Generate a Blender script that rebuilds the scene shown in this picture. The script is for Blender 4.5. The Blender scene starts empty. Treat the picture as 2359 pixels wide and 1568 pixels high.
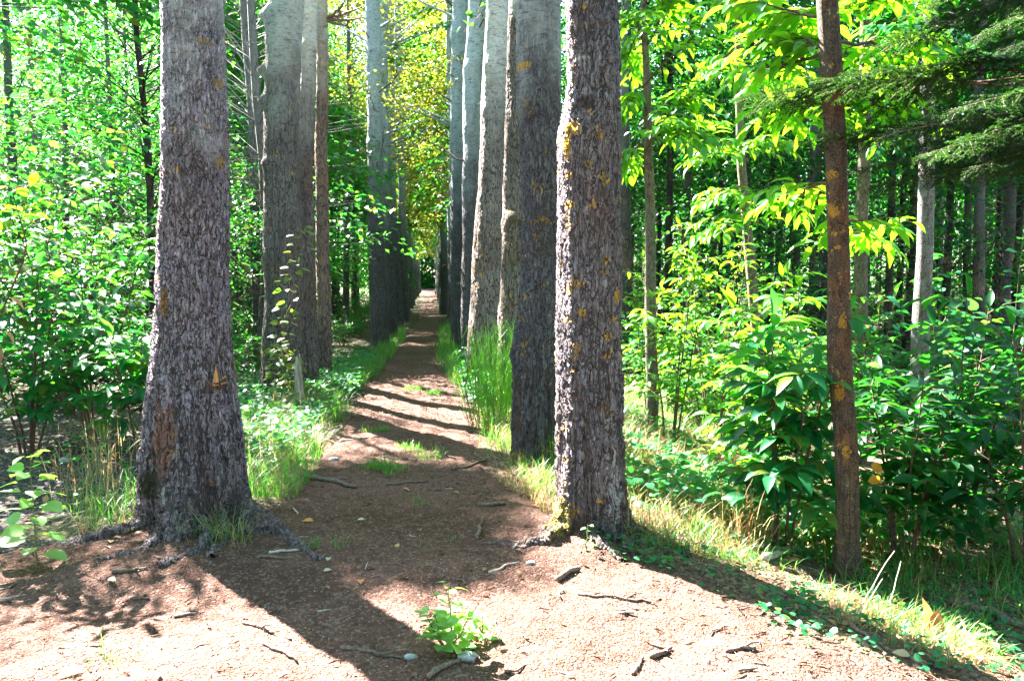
import bpy, math, random
import numpy as np
from mathutils import Vector, Matrix
R = math.radians
SC = bpy.context.scene
COL = SC.collection

# ------------------------------------------------------------------ camera, sky, sun, exposure
EYE = 1.6
FPX, CW, CH = 1800.0, 2358.0, 1568.0          # focal length and frame in the units the photo was measured in
PITCH, YAW = R(4.26), R(5.98)
cam_d = bpy.data.cameras.new('camera')
cam = bpy.data.objects.new('camera', cam_d); COL.objects.link(cam)
cam_d.sensor_width = 36; cam_d.lens = FPX / CW * 36
cam_d.clip_start = 0.05; cam_d.clip_end = 2000
cam.location = (0, 0, EYE)
cam.rotation_euler = (R(90) - PITCH, 0, -YAW)
SC.camera = cam

SUN_EL, SUN_AZ = R(45), R(35)                 # azimuth: left of the path's direction
sun_dir = np.array([-math.sin(SUN_AZ) * math.cos(SUN_EL), math.cos(SUN_AZ) * math.cos(SUN_EL), math.sin(SUN_EL)])
w = bpy.data.worlds.new('World'); SC.world = w; w.use_nodes = True
wn = w.node_tree
sky = wn.nodes.new('ShaderNodeTexSky'); sky.sky_type = 'NISHITA'; sky.sun_disc = False
sky.sun_elevation = SUN_EL; sky.sun_rotation = -SUN_AZ
bg = wn.nodes['Background']; wn.links.new(sky.outputs[0], bg.inputs[0]); bg.inputs[1].default_value = 0.05
ld = bpy.data.lights.new('sun', 'SUN'); lo = bpy.data.objects.new('sun', ld); COL.objects.link(lo)
ld.energy = 5.0; ld.angle = R(0.5); ld.color = (1.0, 0.94, 0.86)
lo.rotation_euler = Vector(-sun_dir).to_track_quat('-Z', 'Y').to_euler()
SC.view_settings.view_transform = 'Standard'; SC.view_settings.look = 'None'
SC.view_settings.exposure = 4.45; SC.view_settings.gamma = 1.0
cy = SC.cycles
cy.max_bounces = 7; cy.diffuse_bounces = 4; cy.glossy_bounces = 2; cy.transmission_bounces = 4; cy.transparent_max_bounces = 4
cy.caustics_reflective = False; cy.caustics_refractive = False
cy.use_denoising = True
cy.use_adaptive_sampling = True; cy.adaptive_threshold = 0.015

# ------------------------------------------------------------------ numbers
def vhash(ix, iy, iz, seed):
    h = (ix * 374761393 + iy * 668265263 + iz * 2147483647 + seed * 974634777) & 0xffffffff
    h = ((h ^ (h >> 13)) * 1274126177) & 0xffffffff
    h = ((h ^ (h >> 16)) * 2246822519) & 0xffffffff
    return ((h ^ (h >> 15)) & 0xffff) / 65535.0
def vnoise(x, y, z=0.0, seed=0):
    x, y, z = np.broadcast_arrays(np.asarray(x, float), np.asarray(y, float), np.asarray(z, float))
    x0, y0, z0 = np.floor(x), np.floor(y), np.floor(z)
    fx, fy, fz = x - x0, y - y0, z - z0
    fx, fy, fz = fx*fx*(3-2*fx), fy*fy*(3-2*fy), fz*fz*(3-2*fz)
    ix, iy, iz = x0.astype(np.int64), y0.astype(np.int64), z0.astype(np.int64)
    r = 0
    for a in (0, 1):
        for b in (0, 1):
            for c in (0, 1):
                r = r + vhash(ix+a, iy+b, iz+c, seed) * (fx if a else 1-fx) * (fy if b else 1-fy) * (fz if c else 1-fz)
    return r * 2 - 1
def fbm(x, y, z=0.0, seed=0, o=3):
    return sum(vnoise(x*2**k, y*2**k, np.asarray(z)*2**k, seed+k) * 0.5**k for k in range(o))
def sstep(a, b, x):
    t = np.clip((x - a) / (b - a), 0, 1); return t*t*(3-2*t)

def gz(x, y):                                  # height of the ground
    x = np.asarray(x, float); y = np.asarray(y, float)
    h = 0.05 * fbm(x*0.45, y*0.45, 0, 3) + 0.018 * fbm(x*2.1, y*2.1, 0, 7)
    h = h * (0.35 + 0.65*sstep(0.5, 1.6, np.abs(x+0.2)))
    h = h - 0.30 * sstep(1.5, 3.2, x + 0.18*(y-4.4)*(y < 4.4)) * (1 - sstep(9, 16, y))
    h = h + 0.10*np.exp(-((x+1.62)**2+(y-5.1)**2)/0.35) + 0.06*np.exp(-((x-1.0)**2+(y-4.8)**2)/0.2)
    h = h + 0.9*sstep(40, 110, y)
    h = h + 0.06*sstep(1.1, 1.8, np.abs(x+0.25))*sstep(5.5, 7.5, y)
    return h
def gzf(x, y): return float(gz(x, y))

cpc, spc, cyw, syw = math.cos(PITCH), math.sin(PITCH), math.cos(YAW), math.sin(YAW)
RT = np.array([cyw, -syw, 0]); FW = np.array([syw*cpc, cyw*cpc, -spc]); UPV = np.cross(RT, FW)
def ray(px, py): return FW + (px - CW/2)/FPX*RT - (py - CH/2)/FPX*UPV
def at(px, py, Y):                             # point of the plane y = Y seen there, and its depth
    d = ray(px, py); t = Y / d[1]
    return np.array([0, 0, EYE]) + t*d, t
def pt(px, py, Y): return at(px, py, Y)[0]
def gnd(px, py):
    d = ray(px, py); z = 0.0
    for _ in range(12):
        t = (z - EYE)/d[2]; p = np.array([0, 0, EYE]) + t*d; z = 0.5*z + 0.5*gzf(p[0], p[1])
    return np.array([p[0], p[1], gzf(p[0], p[1])])

# ------------------------------------------------------------------ objects
def tag(o, label=None, cat=None, group=None, kind=None):
    if label: o['label'] = label
    if cat: o['category'] = cat
    if group: o['group'] = group
    if kind: o['kind'] = kind
    return o
def empty(name, loc, label=None, cat=None, group=None):
    o = bpy.data.objects.new(name, None); COL.objects.link(o); o.location = tuple(loc); o.empty_display_size = 0.1
    return tag(o, label, cat, group)
def mesh_data(name, V, F, smooth=False, mats=()):
    V = np.asarray(V, np.float32)
    Fs = F if isinstance(F, list) else [F]
    Fs = [np.asarray(f, np.int32) for f in Fs if len(f)]
    me = bpy.data.meshes.new(name)
    me.vertices.add(len(V)); me.vertices.foreach_set('co', V.ravel())
    nl = sum(f.size for f in Fs); npoly = sum(len(f) for f in Fs)
    me.loops.add(nl); me.polygons.add(npoly)
    me.loops.foreach_set('vertex_index', np.concatenate([f.ravel() for f in Fs]))
    tot = np.concatenate([np.full(len(f), f.shape[1], np.int32) for f in Fs])
    st = np.concatenate([[0], np.cumsum(tot)[:-1]]).astype(np.int32)
    me.polygons.foreach_set('loop_start', st)
    try: me.polygons.foreach_set('loop_total', tot)
    except Exception: pass
    if smooth: me.polygons.foreach_set('use_smooth', np.ones(npoly, bool))
    me.update(calc_edges=True); me.validate()
    for m in mats: me.materials.append(m)
    return me
class MB:
    def __init__(s): s.V = []; s.F = {}; s.n = 0
    def add(s, V, *Fs):
        V = np.asarray(V, float)
        for F in Fs:
            F = np.asarray(F, int)
            if len(F): s.F.setdefault(F.shape[1], []).append(F + s.n)
        s.V.append(V); s.n += len(V); return s
    def data(s, name, mat, smooth=False, origin=(0, 0, 0)):
        V = np.concatenate(s.V) - np.asarray(origin)
        return mesh_data(name, V, [np.concatenate(f) for f in s.F.values()], smooth, [mat])
    def build(s, name, mat, parent=None, smooth=False, origin=(0, 0, 0)):
        if not s.n: return None
        return obj(name, s.data(name, mat, smooth, origin), parent, None if parent is not None else origin)
def obj(name, me, parent=None, loc=None):
    o = bpy.data.objects.new(name, me); COL.objects.link(o)
    if parent is not None: o.parent = parent
    if loc is not None: o.location = tuple(loc)
    return o
def dup(src, loc, rz=0, sc=1.0, label=None, sz=None):
    kids = list(src.children)
    c = src.copy(); COL.objects.link(c); c.location = tuple(loc); c.rotation_euler = (0, 0, rz); c.scale = (sc, sc, sz or sc)
    if label: c['label'] = label
    for k in kids:
        d = k.copy(); COL.objects.link(d); d.parent = c
    return c

def tube(P, r, n=6, cap=True):
    P = np.asarray(P, float); m = len(P); r = np.broadcast_to(np.asarray(r, float), (m,))
    T = np.gradient(P, axis=0); T /= np.linalg.norm(T, axis=1)[:, None] + 1e-9
    ref = np.array([0, 0, 1.0]) if abs(T[:, 2]).mean() < 0.8 else np.array([1.0, 0, 0])
    A = np.cross(T, ref); A /= np.linalg.norm(A, axis=1)[:, None] + 1e-9
    B = np.cross(T, A)
    a = np.arange(n)*2*math.pi/n
    V = (P[:, None] + r[:, None, None]*(np.cos(a)[None, :, None]*A[:, None] + np.sin(a)[None, :, None]*B[:, None])).reshape(-1, 3)
    i = np.arange(m-1)[:, None]*n; j = np.arange(n)[None]; k = (j+1) % n
    F = np.stack([i+j, i+k, i+n+k, i+n+j], -1).reshape(-1, 4)
    if cap and n == 6:
        V = np.concatenate([V, P[:1], P[-1:]]); c0, c1 = m*n, m*n+1
        jj = np.arange(n); kk = (jj+1) % n
        F3 = np.concatenate([np.stack([kk, jj, np.full(n, c0)], -1), np.stack([(m-1)*n+jj, (m-1)*n+kk, np.full(n, c1)], -1)])
        return V, F, F3
    return V, F

# leaf shapes: (x along the leaf 0..1, y across, z up), two or more faces folded on the midrib
L_DIAM = (np.array([(0, 0, 0), (.42, .5, .07), (1, 0, -.12), (.42, -.5, .07)]), np.array([(0, 1, 2), (0, 2, 3)]))
_x = np.array([0, .18, .42, .7, 1.0]); _w = np.array([0, .34, .5, .36, 0]); _b = np.array([0, .03, .02, -.05, -.2])
L_LONG = (np.array([(x, 0, b) for x, b in zip(_x, _b)] + [(x, s*wd, b+.07*wd*2) for s in (1, -1) for x, wd, b in zip(_x[1:4], _w[1:4], _b[1:4])]),
          np.array([(0, 1, 5), (1, 2, 6), (1, 6, 5), (2, 3, 7), (2, 7, 6), (3, 4, 7), (1, 0, 8), (2, 1, 9), (1, 8, 9), (3, 2, 10), (2, 9, 10), (4, 3, 10)]))
_hx = [0, -.06, .1, .45, .75, 1.0]; _hw = [0, .2, .45, .48, .25, 0]
L_HEART = (np.array([(0, 0, 0), (.35, 0, .02), (.7, 0, -.02), (1, 0, -.12)] + [(x, s*wd, .06*wd*2 - .1*x*x) for s in (1, -1) for x, wd in zip(_hx[1:5], _hw[1:5])]),
           np.array([(0, 5, 4), (0, 1, 5), (1, 6, 5), (1, 2, 6), (2, 7, 6), (2, 3, 7), (0, 8, 9), (0, 9, 1), (1, 9, 10), (1, 10, 2), (2, 10, 11), (2, 11, 3)]))
def leaves(shape, P, D, N, L, W):
    TV, TF = shape; P = np.asarray(P, float); n = len(P)
    D = D/(np.linalg.norm(D, axis=1)[:, None]+1e-9)
    S = np.cross(N, D); S /= np.linalg.norm(S, axis=1)[:, None]+1e-9
    Nn = np.cross(D, S)
    L = np.broadcast_to(L, (n,)); W = np.broadcast_to(W, (n,))
    V = P[:, None] + TV[None, :, 0:1]*L[:, None, None]*D[:, None] + TV[None, :, 1:2]*W[:, None, None]*S[:, None] + TV[None, :, 2:3]*L[:, None, None]*Nn[:, None]
    F = (TF[None] + (np.arange(n)*len(TV))[:, None, None]).reshape(-1, TF.shape[1])
    return V.reshape(-1, 3), F
def unit(v): return v/(np.linalg.norm(v, axis=-1, keepdims=True)+1e-9)

# ------------------------------------------------------------------ materials
class G:
    def __init__(s, name):
        s.m = bpy.data.materials.new(name); s.m.use_nodes = True; s.t = s.m.node_tree
        s.t.nodes.clear(); s.out = s.n('ShaderNodeOutputMaterial')
    def n(s, ty, **kw):
        nd = s.t.nodes.new(ty)
        for k, v in kw.items(): setattr(nd, k, v)
        return nd
    def put(s, sock, v):
        if v is None: return
        if isinstance(v, bpy.types.NodeSocket): s.t.links.new(v, sock)
        elif isinstance(v, (tuple, list)):
            if sock.type == 'RGBA' and len(v) == 3: v = (*v, 1)
            sock.default_value = v
        else: sock.default_value = v
    def math(s, op, a, b=None, clamp=False):
        nd = s.n('ShaderNodeMath', operation=op, use_clamp=clamp); s.put(nd.inputs[0], a); s.put(nd.inputs[1], b); return nd.outputs[0]
    def vmath(s, op, a, b):
        nd = s.n('ShaderNodeVectorMath', operation=op); s.put(nd.inputs[0], a); s.put(nd.inputs[1], b); return nd.outputs[0]
    def noise(s, vec, scale, detail=3, rough=0.55):
        nd = s.n('ShaderNodeTexNoise'); s.put(nd.inputs['Vector'], vec); nd.inputs['Scale'].default_value = scale
        nd.inputs['Detail'].default_value = detail; nd.inputs['Roughness'].default_value = rough; return nd.outputs['Fac']
    def noisec(s, vec, scale, detail=2):
        nd = s.n('ShaderNodeTexNoise'); s.put(nd.inputs['Vector'], vec); nd.inputs['Scale'].default_value = scale
        nd.inputs['Detail'].default_value = detail; return nd.outputs['Color']
    def voro(s, vec, scale, feature='F1', out='Distance', rnd=1.0):
        nd = s.n('ShaderNodeTexVoronoi', feature=feature); s.put(nd.inputs['Vector'], vec); nd.inputs['Scale'].default_value = scale
        nd.inputs['Randomness'].default_value = rnd; return nd.outputs[out]
    def ss(s, v, a, b, lo=0.0, hi=1.0):
        nd = s.n('ShaderNodeMapRange', interpolation_type='SMOOTHSTEP'); s.put(nd.inputs[0], v)
        for i, x in enumerate((a, b, lo, hi)): s.put(nd.inputs[1+i], x)
        return nd.outputs[0]
    def mix(s, f, a, b, bt='MIX'):
        nd = s.n('ShaderNodeMix', data_type='RGBA', blend_type=bt); s.put(nd.inputs[0], f); s.put(nd.inputs[6], a); s.put(nd.inputs[7], b); return nd.outputs[2]
    def ramp(s, f, stops):
        nd = s.n('ShaderNodeValToRGB'); s.put(nd.inputs[0], f); e = nd.color_ramp.elements
        while len(e) < len(stops): e.new(0.5)
        for el, (p, c) in zip(e, stops): el.position = p; el.color = (*c, 1)
        return nd.outputs[0]
    def objco(s, shift=True):
        co = s.n('ShaderNodeTexCoord').outputs['Object']
        if shift:
            r = s.n('ShaderNodeObjectInfo').outputs['Random']
            cb = s.n('ShaderNodeCombineXYZ'); k = s.math('MULTIPLY', r, 53.0)
            for i in range(3): s.put(cb.inputs[i], k)
            co = s.vmath('ADD', co, cb.outputs[0])
        return co
    def scaled(s, v, xyz):
        return s.vmath('MULTIPLY', v, xyz)
    def bsdf(s, col, rough=0.8, spec=0.3, bump=None, dist=0.01, strength=1.0):
        b = s.n('ShaderNodeBsdfPrincipled'); s.put(b.inputs['Base Color'], col); s.put(b.inputs['Roughness'], rough)
        b.inputs['Specular IOR Level'].default_value = spec
        if bump is not None:
            bp = s.n('ShaderNodeBump'); s.put(bp.inputs['Height'], bump); bp.inputs['Distance'].default_value = dist
            bp.inputs['Strength'].default_value = strength; s.put(b.inputs['Normal'], bp.outputs[0])
        return b.outputs[0]
    def done(s, sh, disp=None, scale=1.0):
        s.put(s.out.inputs['Surface'], sh)
        if disp is not None:
            d = s.n('ShaderNodeDisplacement'); s.put(d.inputs['Height'], disp); d.inputs['Midlevel'].default_value = 0.5
            d.inputs['Scale'].default_value = scale; s.put(s.out.inputs['Displacement'], d.outputs[0])
            s.m.displacement_method = 'BOTH'
        return s.m

def leaf_mat(name, refl, trans, refl2=None, trans2=None, mixw=0.45, rough=0.42, spec=0.45, odd=None, oddp=0.0):
    g = G(name)
    r = g.n('ShaderNodeNewGeometry').outputs['Random Per Island']
    refl2 = refl2 or tuple(c*1.5 for c in refl); trans2 = trans2 or tuple(min(1, c*1.35) for c in trans)
    ca = g.mix(r, refl, refl2); ct = g.mix(r, trans, trans2)
    if odd:
        f = g.math('GREATER_THAN', g.math('FRACT', g.math('MULTIPLY', r, 17.31)), 1-oddp)
        ca = g.mix(f, ca, odd); ct = g.mix(f, ct, tuple(min(1, c*1.6) for c in odd))
    b = g.n('ShaderNodeBsdfPrincipled'); g.put(b.inputs['Base Color'], ca); b.inputs['Roughness'].default_value = rough
    b.inputs['Specular IOR Level'].default_value = spec
    t = g.n('ShaderNodeBsdfTranslucent'); g.put(t.inputs['Color'], ct)
    mx = g.n('ShaderNodeMixShader'); mx.inputs[0].default_value = mixw
    g.put(mx.inputs[1], b.outputs[0]); g.put(mx.inputs[2], t.outputs[0])
    return g.done(mx.outputs[0])

def bark_mat(name, cell=26, depth=0.016, zwhite=99, zw2=None, base=(.30, .26, .27), crack=(.045, .036, .038), brown=(.26, .16, .11),
             brown_amt=0.35, orange=0.0, white=0.5, blots=(), shift=True, stretch=0.22, disp=True, smooth_white=(.62, .62, .58), furrow_z=.9, foot=(.13, .075, .055), foot_amt=.6):
    g = G(name); co = g.objco(shift); raw = g.n('ShaderNodeTexCoord').outputs['Object']
    wob = g.vmath('MULTIPLY', g.vmath('SUBTRACT', g.noisec(g.scaled(co, (1, 1, .5)), 9), (.5, .5, .5)), (.05, .05, .05))
    wob2 = g.vmath('MULTIPLY', g.vmath('SUBTRACT', g.noisec(g.scaled(co, (1, 1, .6)), 34), (.5, .5, .5)), (.016, .016, .016))
    c2 = g.scaled(g.vmath('ADD', g.vmath('ADD', co, wob), wob2), (1, 1, stretch))
    e1 = g.voro(c2, cell, 'DISTANCE_TO_EDGE'); e2 = g.voro(g.vmath('ADD', c2, (3.1, 1.7, .9)), cell*2.1, 'DISTANCE_TO_EDGE')
    fine = g.noise(co, 130, 3, .65); mid = g.noise(g.scaled(co, (1, 1, .4)), 30, 3); big = g.noise(co, 2.6, 2)
    brk = g.math('MULTIPLY', g.math('SUBTRACT', g.noise(g.scaled(co, (1, 1, .7)), 22, 3, .6), .5), .34)
    ridge = g.math('ABSOLUTE', g.math('SUBTRACT', g.noise(g.scaled(g.vmath('ADD', co, wob2), (1, 1, stretch*.55)), cell*1.5, 3, .6), .5))
    plate = g.math('MULTIPLY', g.ss(g.math('ADD', e1, brk), 0.0, 0.13), g.ss(g.math('ADD', e2, brk), -0.10, 0.08))
    plate = g.math('MULTIPLY', plate, g.ss(ridge, -.02, .05))
    sep = g.n('ShaderNodeSeparateXYZ'); g.put(sep.inputs[0], raw); z = sep.outputs[2]
    low = g.ss(g.math('ADD', z, g.math('MULTIPLY', g.noise(co, 1.7, 2), 1.2)), furrow_z+1.2, furrow_z-.2)
    fur = g.math('ABSOLUTE', g.math('SUBTRACT', g.noise(g.scaled(g.vmath('ADD', co, wob), (1, 1, .10)), 15, 3, .55), .5))
    fur = g.ss(fur, .0, g.math('ADD', .02, g.math('MULTIPLY', low, .065)))
    plate = g.math('MULTIPLY', plate, g.math('ADD', .25, g.math('MULTIPLY', fur, .75)))
    h = g.math('ADD', g.math('ADD', g.math('MULTIPLY', plate, 0.6), g.math('MULTIPLY', g.math('MULTIPLY', fur, low), .55)), g.math('ADD', g.math('MULTIPLY', mid, .35), g.math('MULTIPLY', fine, .18)))
    col = g.mix(g.ss(fine, .3, .7), tuple(c*.72 for c in base), tuple(c*1.25 for c in base))
    col = g.mix(g.math('MULTIPLY', g.ss(big, .45, .7), brown_amt*1.6, True), col, brown)
    col = g.mix(g.math('MULTIPLY', g.ss(mid, .52, .68), .35), col, tuple(c*1.5 for c in base))
    fl = g.math('MULTIPLY', g.ss(g.noise(g.scaled(co, (1, 1, .6)), 42, 2), .64, .70), g.ss(g.noise(co, 5, 2), .42, .62))
    col = g.mix(g.math('MULTIPLY', fl, white), col, (.62, .62, .60))
    tone = g.noise(g.scaled(co, (1, 1, .35)), 4.5, 3, .6)
    col = g.mix(g.math('MULTIPLY', g.ss(tone, .50, .68), .55), col, tuple(c*.45 for c in base))
    col = g.mix(g.math('MULTIPLY', g.ss(g.math('ADD', z, g.math('MULTIPLY', tone, .9)), 1.1, .35), foot_amt), col, foot)
    lim = g.ss(plate, 0.05, 0.62)
    col = g.mix(lim, crack, col)
    if zwhite < 90:
        zz = g.math('ADD', z, g.math('MULTIPLY', g.math('SUBTRACT', g.noise(g.scaled(co, (1, 1, .7)), 3.5, 3), .5), 2.6))
        wm = g.ss(zz, zwhite, zw2 or zwhite+1.2)
        wm = g.math('MULTIPLY', wm, g.ss(g.noise(g.scaled(co, (1, 1, 2.2)), 9, 3), .30, .44, .35, 1))
        len_ = g.ss(g.noise(g.scaled(co, (1, 1, 7)), 11, 3, .6), .55, .64)
        wc = g.mix(len_, smooth_white, (.10, .09, .085))
        wc = g.mix(g.ss(g.noise(g.scaled(co, (1, 1, 1.2)), 20, 3), .4, .75), wc, tuple(c*.72 for c in smooth_white))
        col = g.mix(wm, col, wc)
        h = g.math('ADD', g.math('MULTIPLY', h, g.math('SUBTRACT', 1.0, g.math('MULTIPLY', wm, .85))), g.math('MULTIPLY', wm, g.math('SUBTRACT', .45, g.math('MULTIPLY', len_, .06))))
    if orange > 0:
        om = g.math('MULTIPLY', g.math('MULTIPLY', g.ss(g.noise(co, 9, 3, .6), .645-orange*.1, .70-orange*.1), g.ss(g.noise(co, 2.2, 2), .38, .56)), g.math('MULTIPLY', g.ss(g.noise(co, 60, 4, .7), .38, .56), g.ss(plate, .0, .5)))
        col = g.mix(om, col, g.mix(g.noise(co, 90, 2), (.42, .20, .01), (.62, .36, .06)))
        h = g.math('ADD', h, g.math('MULTIPLY', om, .12))
    for (c, rad, colr, soft) in blots:
        d = g.n('ShaderNodeVectorMath', operation='LENGTH')
        g.put(d.inputs[0], g.vmath('DIVIDE', g.vmath('SUBTRACT', raw, tuple(c)), tuple(rad)))
        dd = g.math('ADD', d.outputs['Value'], g.math('MULTIPLY', g.math('SUBTRACT', g.noise(raw, 18, 5, .75), .5), 1.5*soft))
        m = g.math('MULTIPLY', g.ss(dd, 1.05, .70), g.ss(g.math('ADD', plate, g.math('MULTIPLY', g.noise(raw, 60, 4, .7), .8)), .35, .8))
        col = g.mix(g.math('MULTIPLY', m, .85), col, g.mix(g.ss(fine, .3, .7), tuple(x*.6 for x in colr), colr))
    if disp:
        return g.done(g.bsdf(col, .85, .25), h, depth)
    return g.done(g.bsdf(col, .85, .25, h, depth))

def plain_mat(name, c1, c2, scale=30, rough=.85, bump=.004, stretch=(1, 1, 1)):
    g = G(name); co = g.scaled(g.objco(), stretch); n1 = g.noise(co, scale, 4, .6)
    return g.done(g.bsdf(g.mix(g.ss(n1, .3, .7), c1, c2), rough, .3, n1, bump))
def island_mat(name, stops, rough=.8, spec=.3, trans=0.0, bumpscale=None):
    g = G(name); r = g.n('ShaderNodeNewGeometry').outputs['Random Per Island']
    c = g.ramp(r, stops); b = g.bsdf(c, rough, spec)
    if trans:
        t = g.n('ShaderNodeBsdfTranslucent'); g.put(t.inputs['Color'], c)
        mx = g.n('ShaderNodeMixShader'); mx.inputs[0].default_value = trans; g.put(mx.inputs[1], b); g.put(mx.inputs[2], t.outputs[0]); b = mx.outputs[0]
    return g.done(b)

def path_mat():
    g = G('path_dirt'); co = g.n('ShaderNodeTexCoord').outputs['Object']
    n1 = g.noise(co, 1.1, 4); n2 = g.noise(co, 14, 4, .65); v = g.voro(co, 75, 'F1'); vc = g.voro(co, 75, 'F1', 'Color'); v2 = g.voro(g.vmath('ADD', co, (5, 3, 1)), 190, 'F1')
    col = g.mix(g.ss(n1, .35, .65), (.098, .046, .033), (.158, .080, .060))
    col = g.mix(g.ss(n2, .35, .7), g.mix(.5, col, (.04, .022, .017)), col)
    sep = g.n('ShaderNodeSeparateColor'); g.put(sep.inputs[0], vc)
    col = g.mix(g.math('MULTIPLY', g.ss(sep.outputs[0], .72, .9), .5), col, (.24, .17, .135))
    col = g.mix(g.math('MULTIPLY', g.ss(sep.outputs[1], .75, .9), .6), col, (.05, .033, .028))
    h = g.math('ADD', g.math('ADD', g.math('MULTIPLY', v, -.5), g.math('MULTIPLY', n2, .8)), g.math('MULTIPLY', v2, -.22))
    return g.done(g.bsdf(col, .95, .15, h, .022))
def ground_mat():
    g = G('forest_floor'); co = g.n('ShaderNodeTexCoord').outputs['Object']
    n1 = g.noise(co, .7, 4); n2 = g.noise(co, 11, 4, .65); v = g.voro(co, 48, 'F1'); vc = g.voro(co, 48, 'F1', 'Color')
    sep = g.n('ShaderNodeSeparateXYZ'); g.put(sep.inputs[0], co)
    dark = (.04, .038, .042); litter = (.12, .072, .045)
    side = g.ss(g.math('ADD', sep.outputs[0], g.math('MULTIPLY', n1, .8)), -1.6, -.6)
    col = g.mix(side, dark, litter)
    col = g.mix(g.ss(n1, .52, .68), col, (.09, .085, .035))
    col = g.mix(g.ss(g.math('ADD', sep.outputs[1], g.math('MULTIPLY', n2, 4.0)), 11, 15), col, g.mix(n2, (.022, .028, .012), (.05, .045, .022)))  # floor farther back painted darker to stand in for woodland shade
    sp = g.n('ShaderNodeSeparateColor'); g.put(sp.inputs[0], vc)
    col = g.mix(g.math('MULTIPLY', g.ss(sp.outputs[0], .6, .9), .6), col, (.30, .22, .16))
    col = g.mix(g.math('MULTIPLY', g.ss(sp.outputs[1], .65, .9), .7), col, (.035, .027, .022))
    h = g.math('ADD', g.math('MULTIPLY', v, -.6), g.math('MULTIPLY', n2, .8))
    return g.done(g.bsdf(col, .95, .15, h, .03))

M = {}
M['path'] = path_mat(); M['ground'] = ground_mat()
M['leaf_far'] = leaf_mat('leaf_far', (.004, .075, .034), (.022, .30, .035), (.012, .11, .034), (.13, .50, .02), odd=(.09, .13, .015), oddp=.12, spec=.28)
M['leaf_shaded_wood'] = leaf_mat('leaf_shaded_wood', (.003, .045, .017), (.012, .20, .016), (.007, .070, .017), (.085, .40, .012), spec=.28)  # darker leaf copy: the shade of the woods put into its colour
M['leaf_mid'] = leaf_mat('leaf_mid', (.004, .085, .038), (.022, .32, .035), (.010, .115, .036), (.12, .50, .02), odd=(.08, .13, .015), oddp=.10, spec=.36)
M['leaf_dark'] = leaf_mat('leaf_dark', (.003, .045, .014), (.010, .17, .010), (.006, .066, .016), (.05, .32, .01))  # dark leaf copy: shade of woods and backlit saplings put into the colour
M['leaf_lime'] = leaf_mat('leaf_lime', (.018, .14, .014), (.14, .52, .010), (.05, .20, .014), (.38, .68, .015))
M['leaf_gold'] = leaf_mat('leaf_gold', (.06, .12, .02), (.16, .30, .02), (.17, .16, .02), (.44, .40, .03))
M['leaf_seed'] = leaf_mat('leaf_seed', (.10, .27, .06), (.26, .60, .04), (.18, .36, .12), (.40, .70, .06))
M['leaf_vine'] = leaf_mat('leaf_vine', (.03, .12, .03), (.12, .36, .02), (.14, .17, .02), (.40, .42, .02))
M['needle'] = leaf_mat('needle', (.006, .030, .009), (.02, .07, .008), (.016, .052, .010), (.045, .14, .012), mixw=.3, rough=.6, spec=.25)
M['grass'] = leaf_mat('grass', (.02, .13, .025), (.08, .38, .03), (.06, .19, .03), (.22, .5, .05), odd=(.30, .22, .07), oddp=.12)
M['dry_grass'] = leaf_mat('dry_grass', (.20, .16, .07), (.34, .28, .10), (.34, .28, .15), (.5, .42, .2), odd=(.22, .09, .025), oddp=.25)
M['broom'] = leaf_mat('broom', (.06, .17, .03), (.2, .5, .04), (.10, .24, .04), (.34, .6, .06))
M['chips'] = island_mat('chips', [(0, (.025, .014, .011)), (.4, (.075, .036, .026)), (.8, (.16, .085, .062)), (.95, (.25, .17, .13)), (1, (.42, .36, .30))], .9, .2)
M['straw'] = island_mat('straw', [(0, (.06, .035, .025)), (.5, (.17, .105, .065)), (1, (.42, .32, .21))], .8, .3)
M['drop'] = island_mat('drop', [(0, (.16, .07, .035)), (.5, (.30, .16, .07)), (.8, (.42, .26, .10)), (1, (.5, .4, .3))], .6, .4, .3)
M['cover'] = leaf_mat('cover', (.008, .11, .045), (.05, .34, .04), (.025, .16, .06), (.12, .46, .04))
M['bark_a'] = bark_mat('bark_grey', 26, .022, 4.0, 5.5, orange=.25)
M['bark_thin'] = bark_mat('bark_thin', 40, .006, 2.2, 5, base=(.075, .068, .066), crack=(.02, .017, .017), disp=False, white=.35, smooth_white=(.12, .125, .13))
M['bark_dark'] = bark_mat('bark_dark', 40, .006, base=(.032, .027, .026), crack=(.012, .010, .010), disp=False, white=.2)  # bark darkened so background trunks look shaded
M['twig'] = plain_mat('twig', (.07, .045, .035), (.19, .13, .10), 60, stretch=(1, 1, 1))
M['twig_pale'] = plain_mat('twig_pale', (.22, .17, .14), (.46, .40, .35), 60)
M['stem'] = plain_mat('stem', (.05, .03, .022), (.14, .08, .05), 40)
M['stem_green'] = plain_mat('stem_green', (.07, .11, .03), (.15, .17, .06), 40)
M['stone'] = plain_mat('stone', (.16, .16, .17), (.36, .36, .36), 50)

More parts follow.
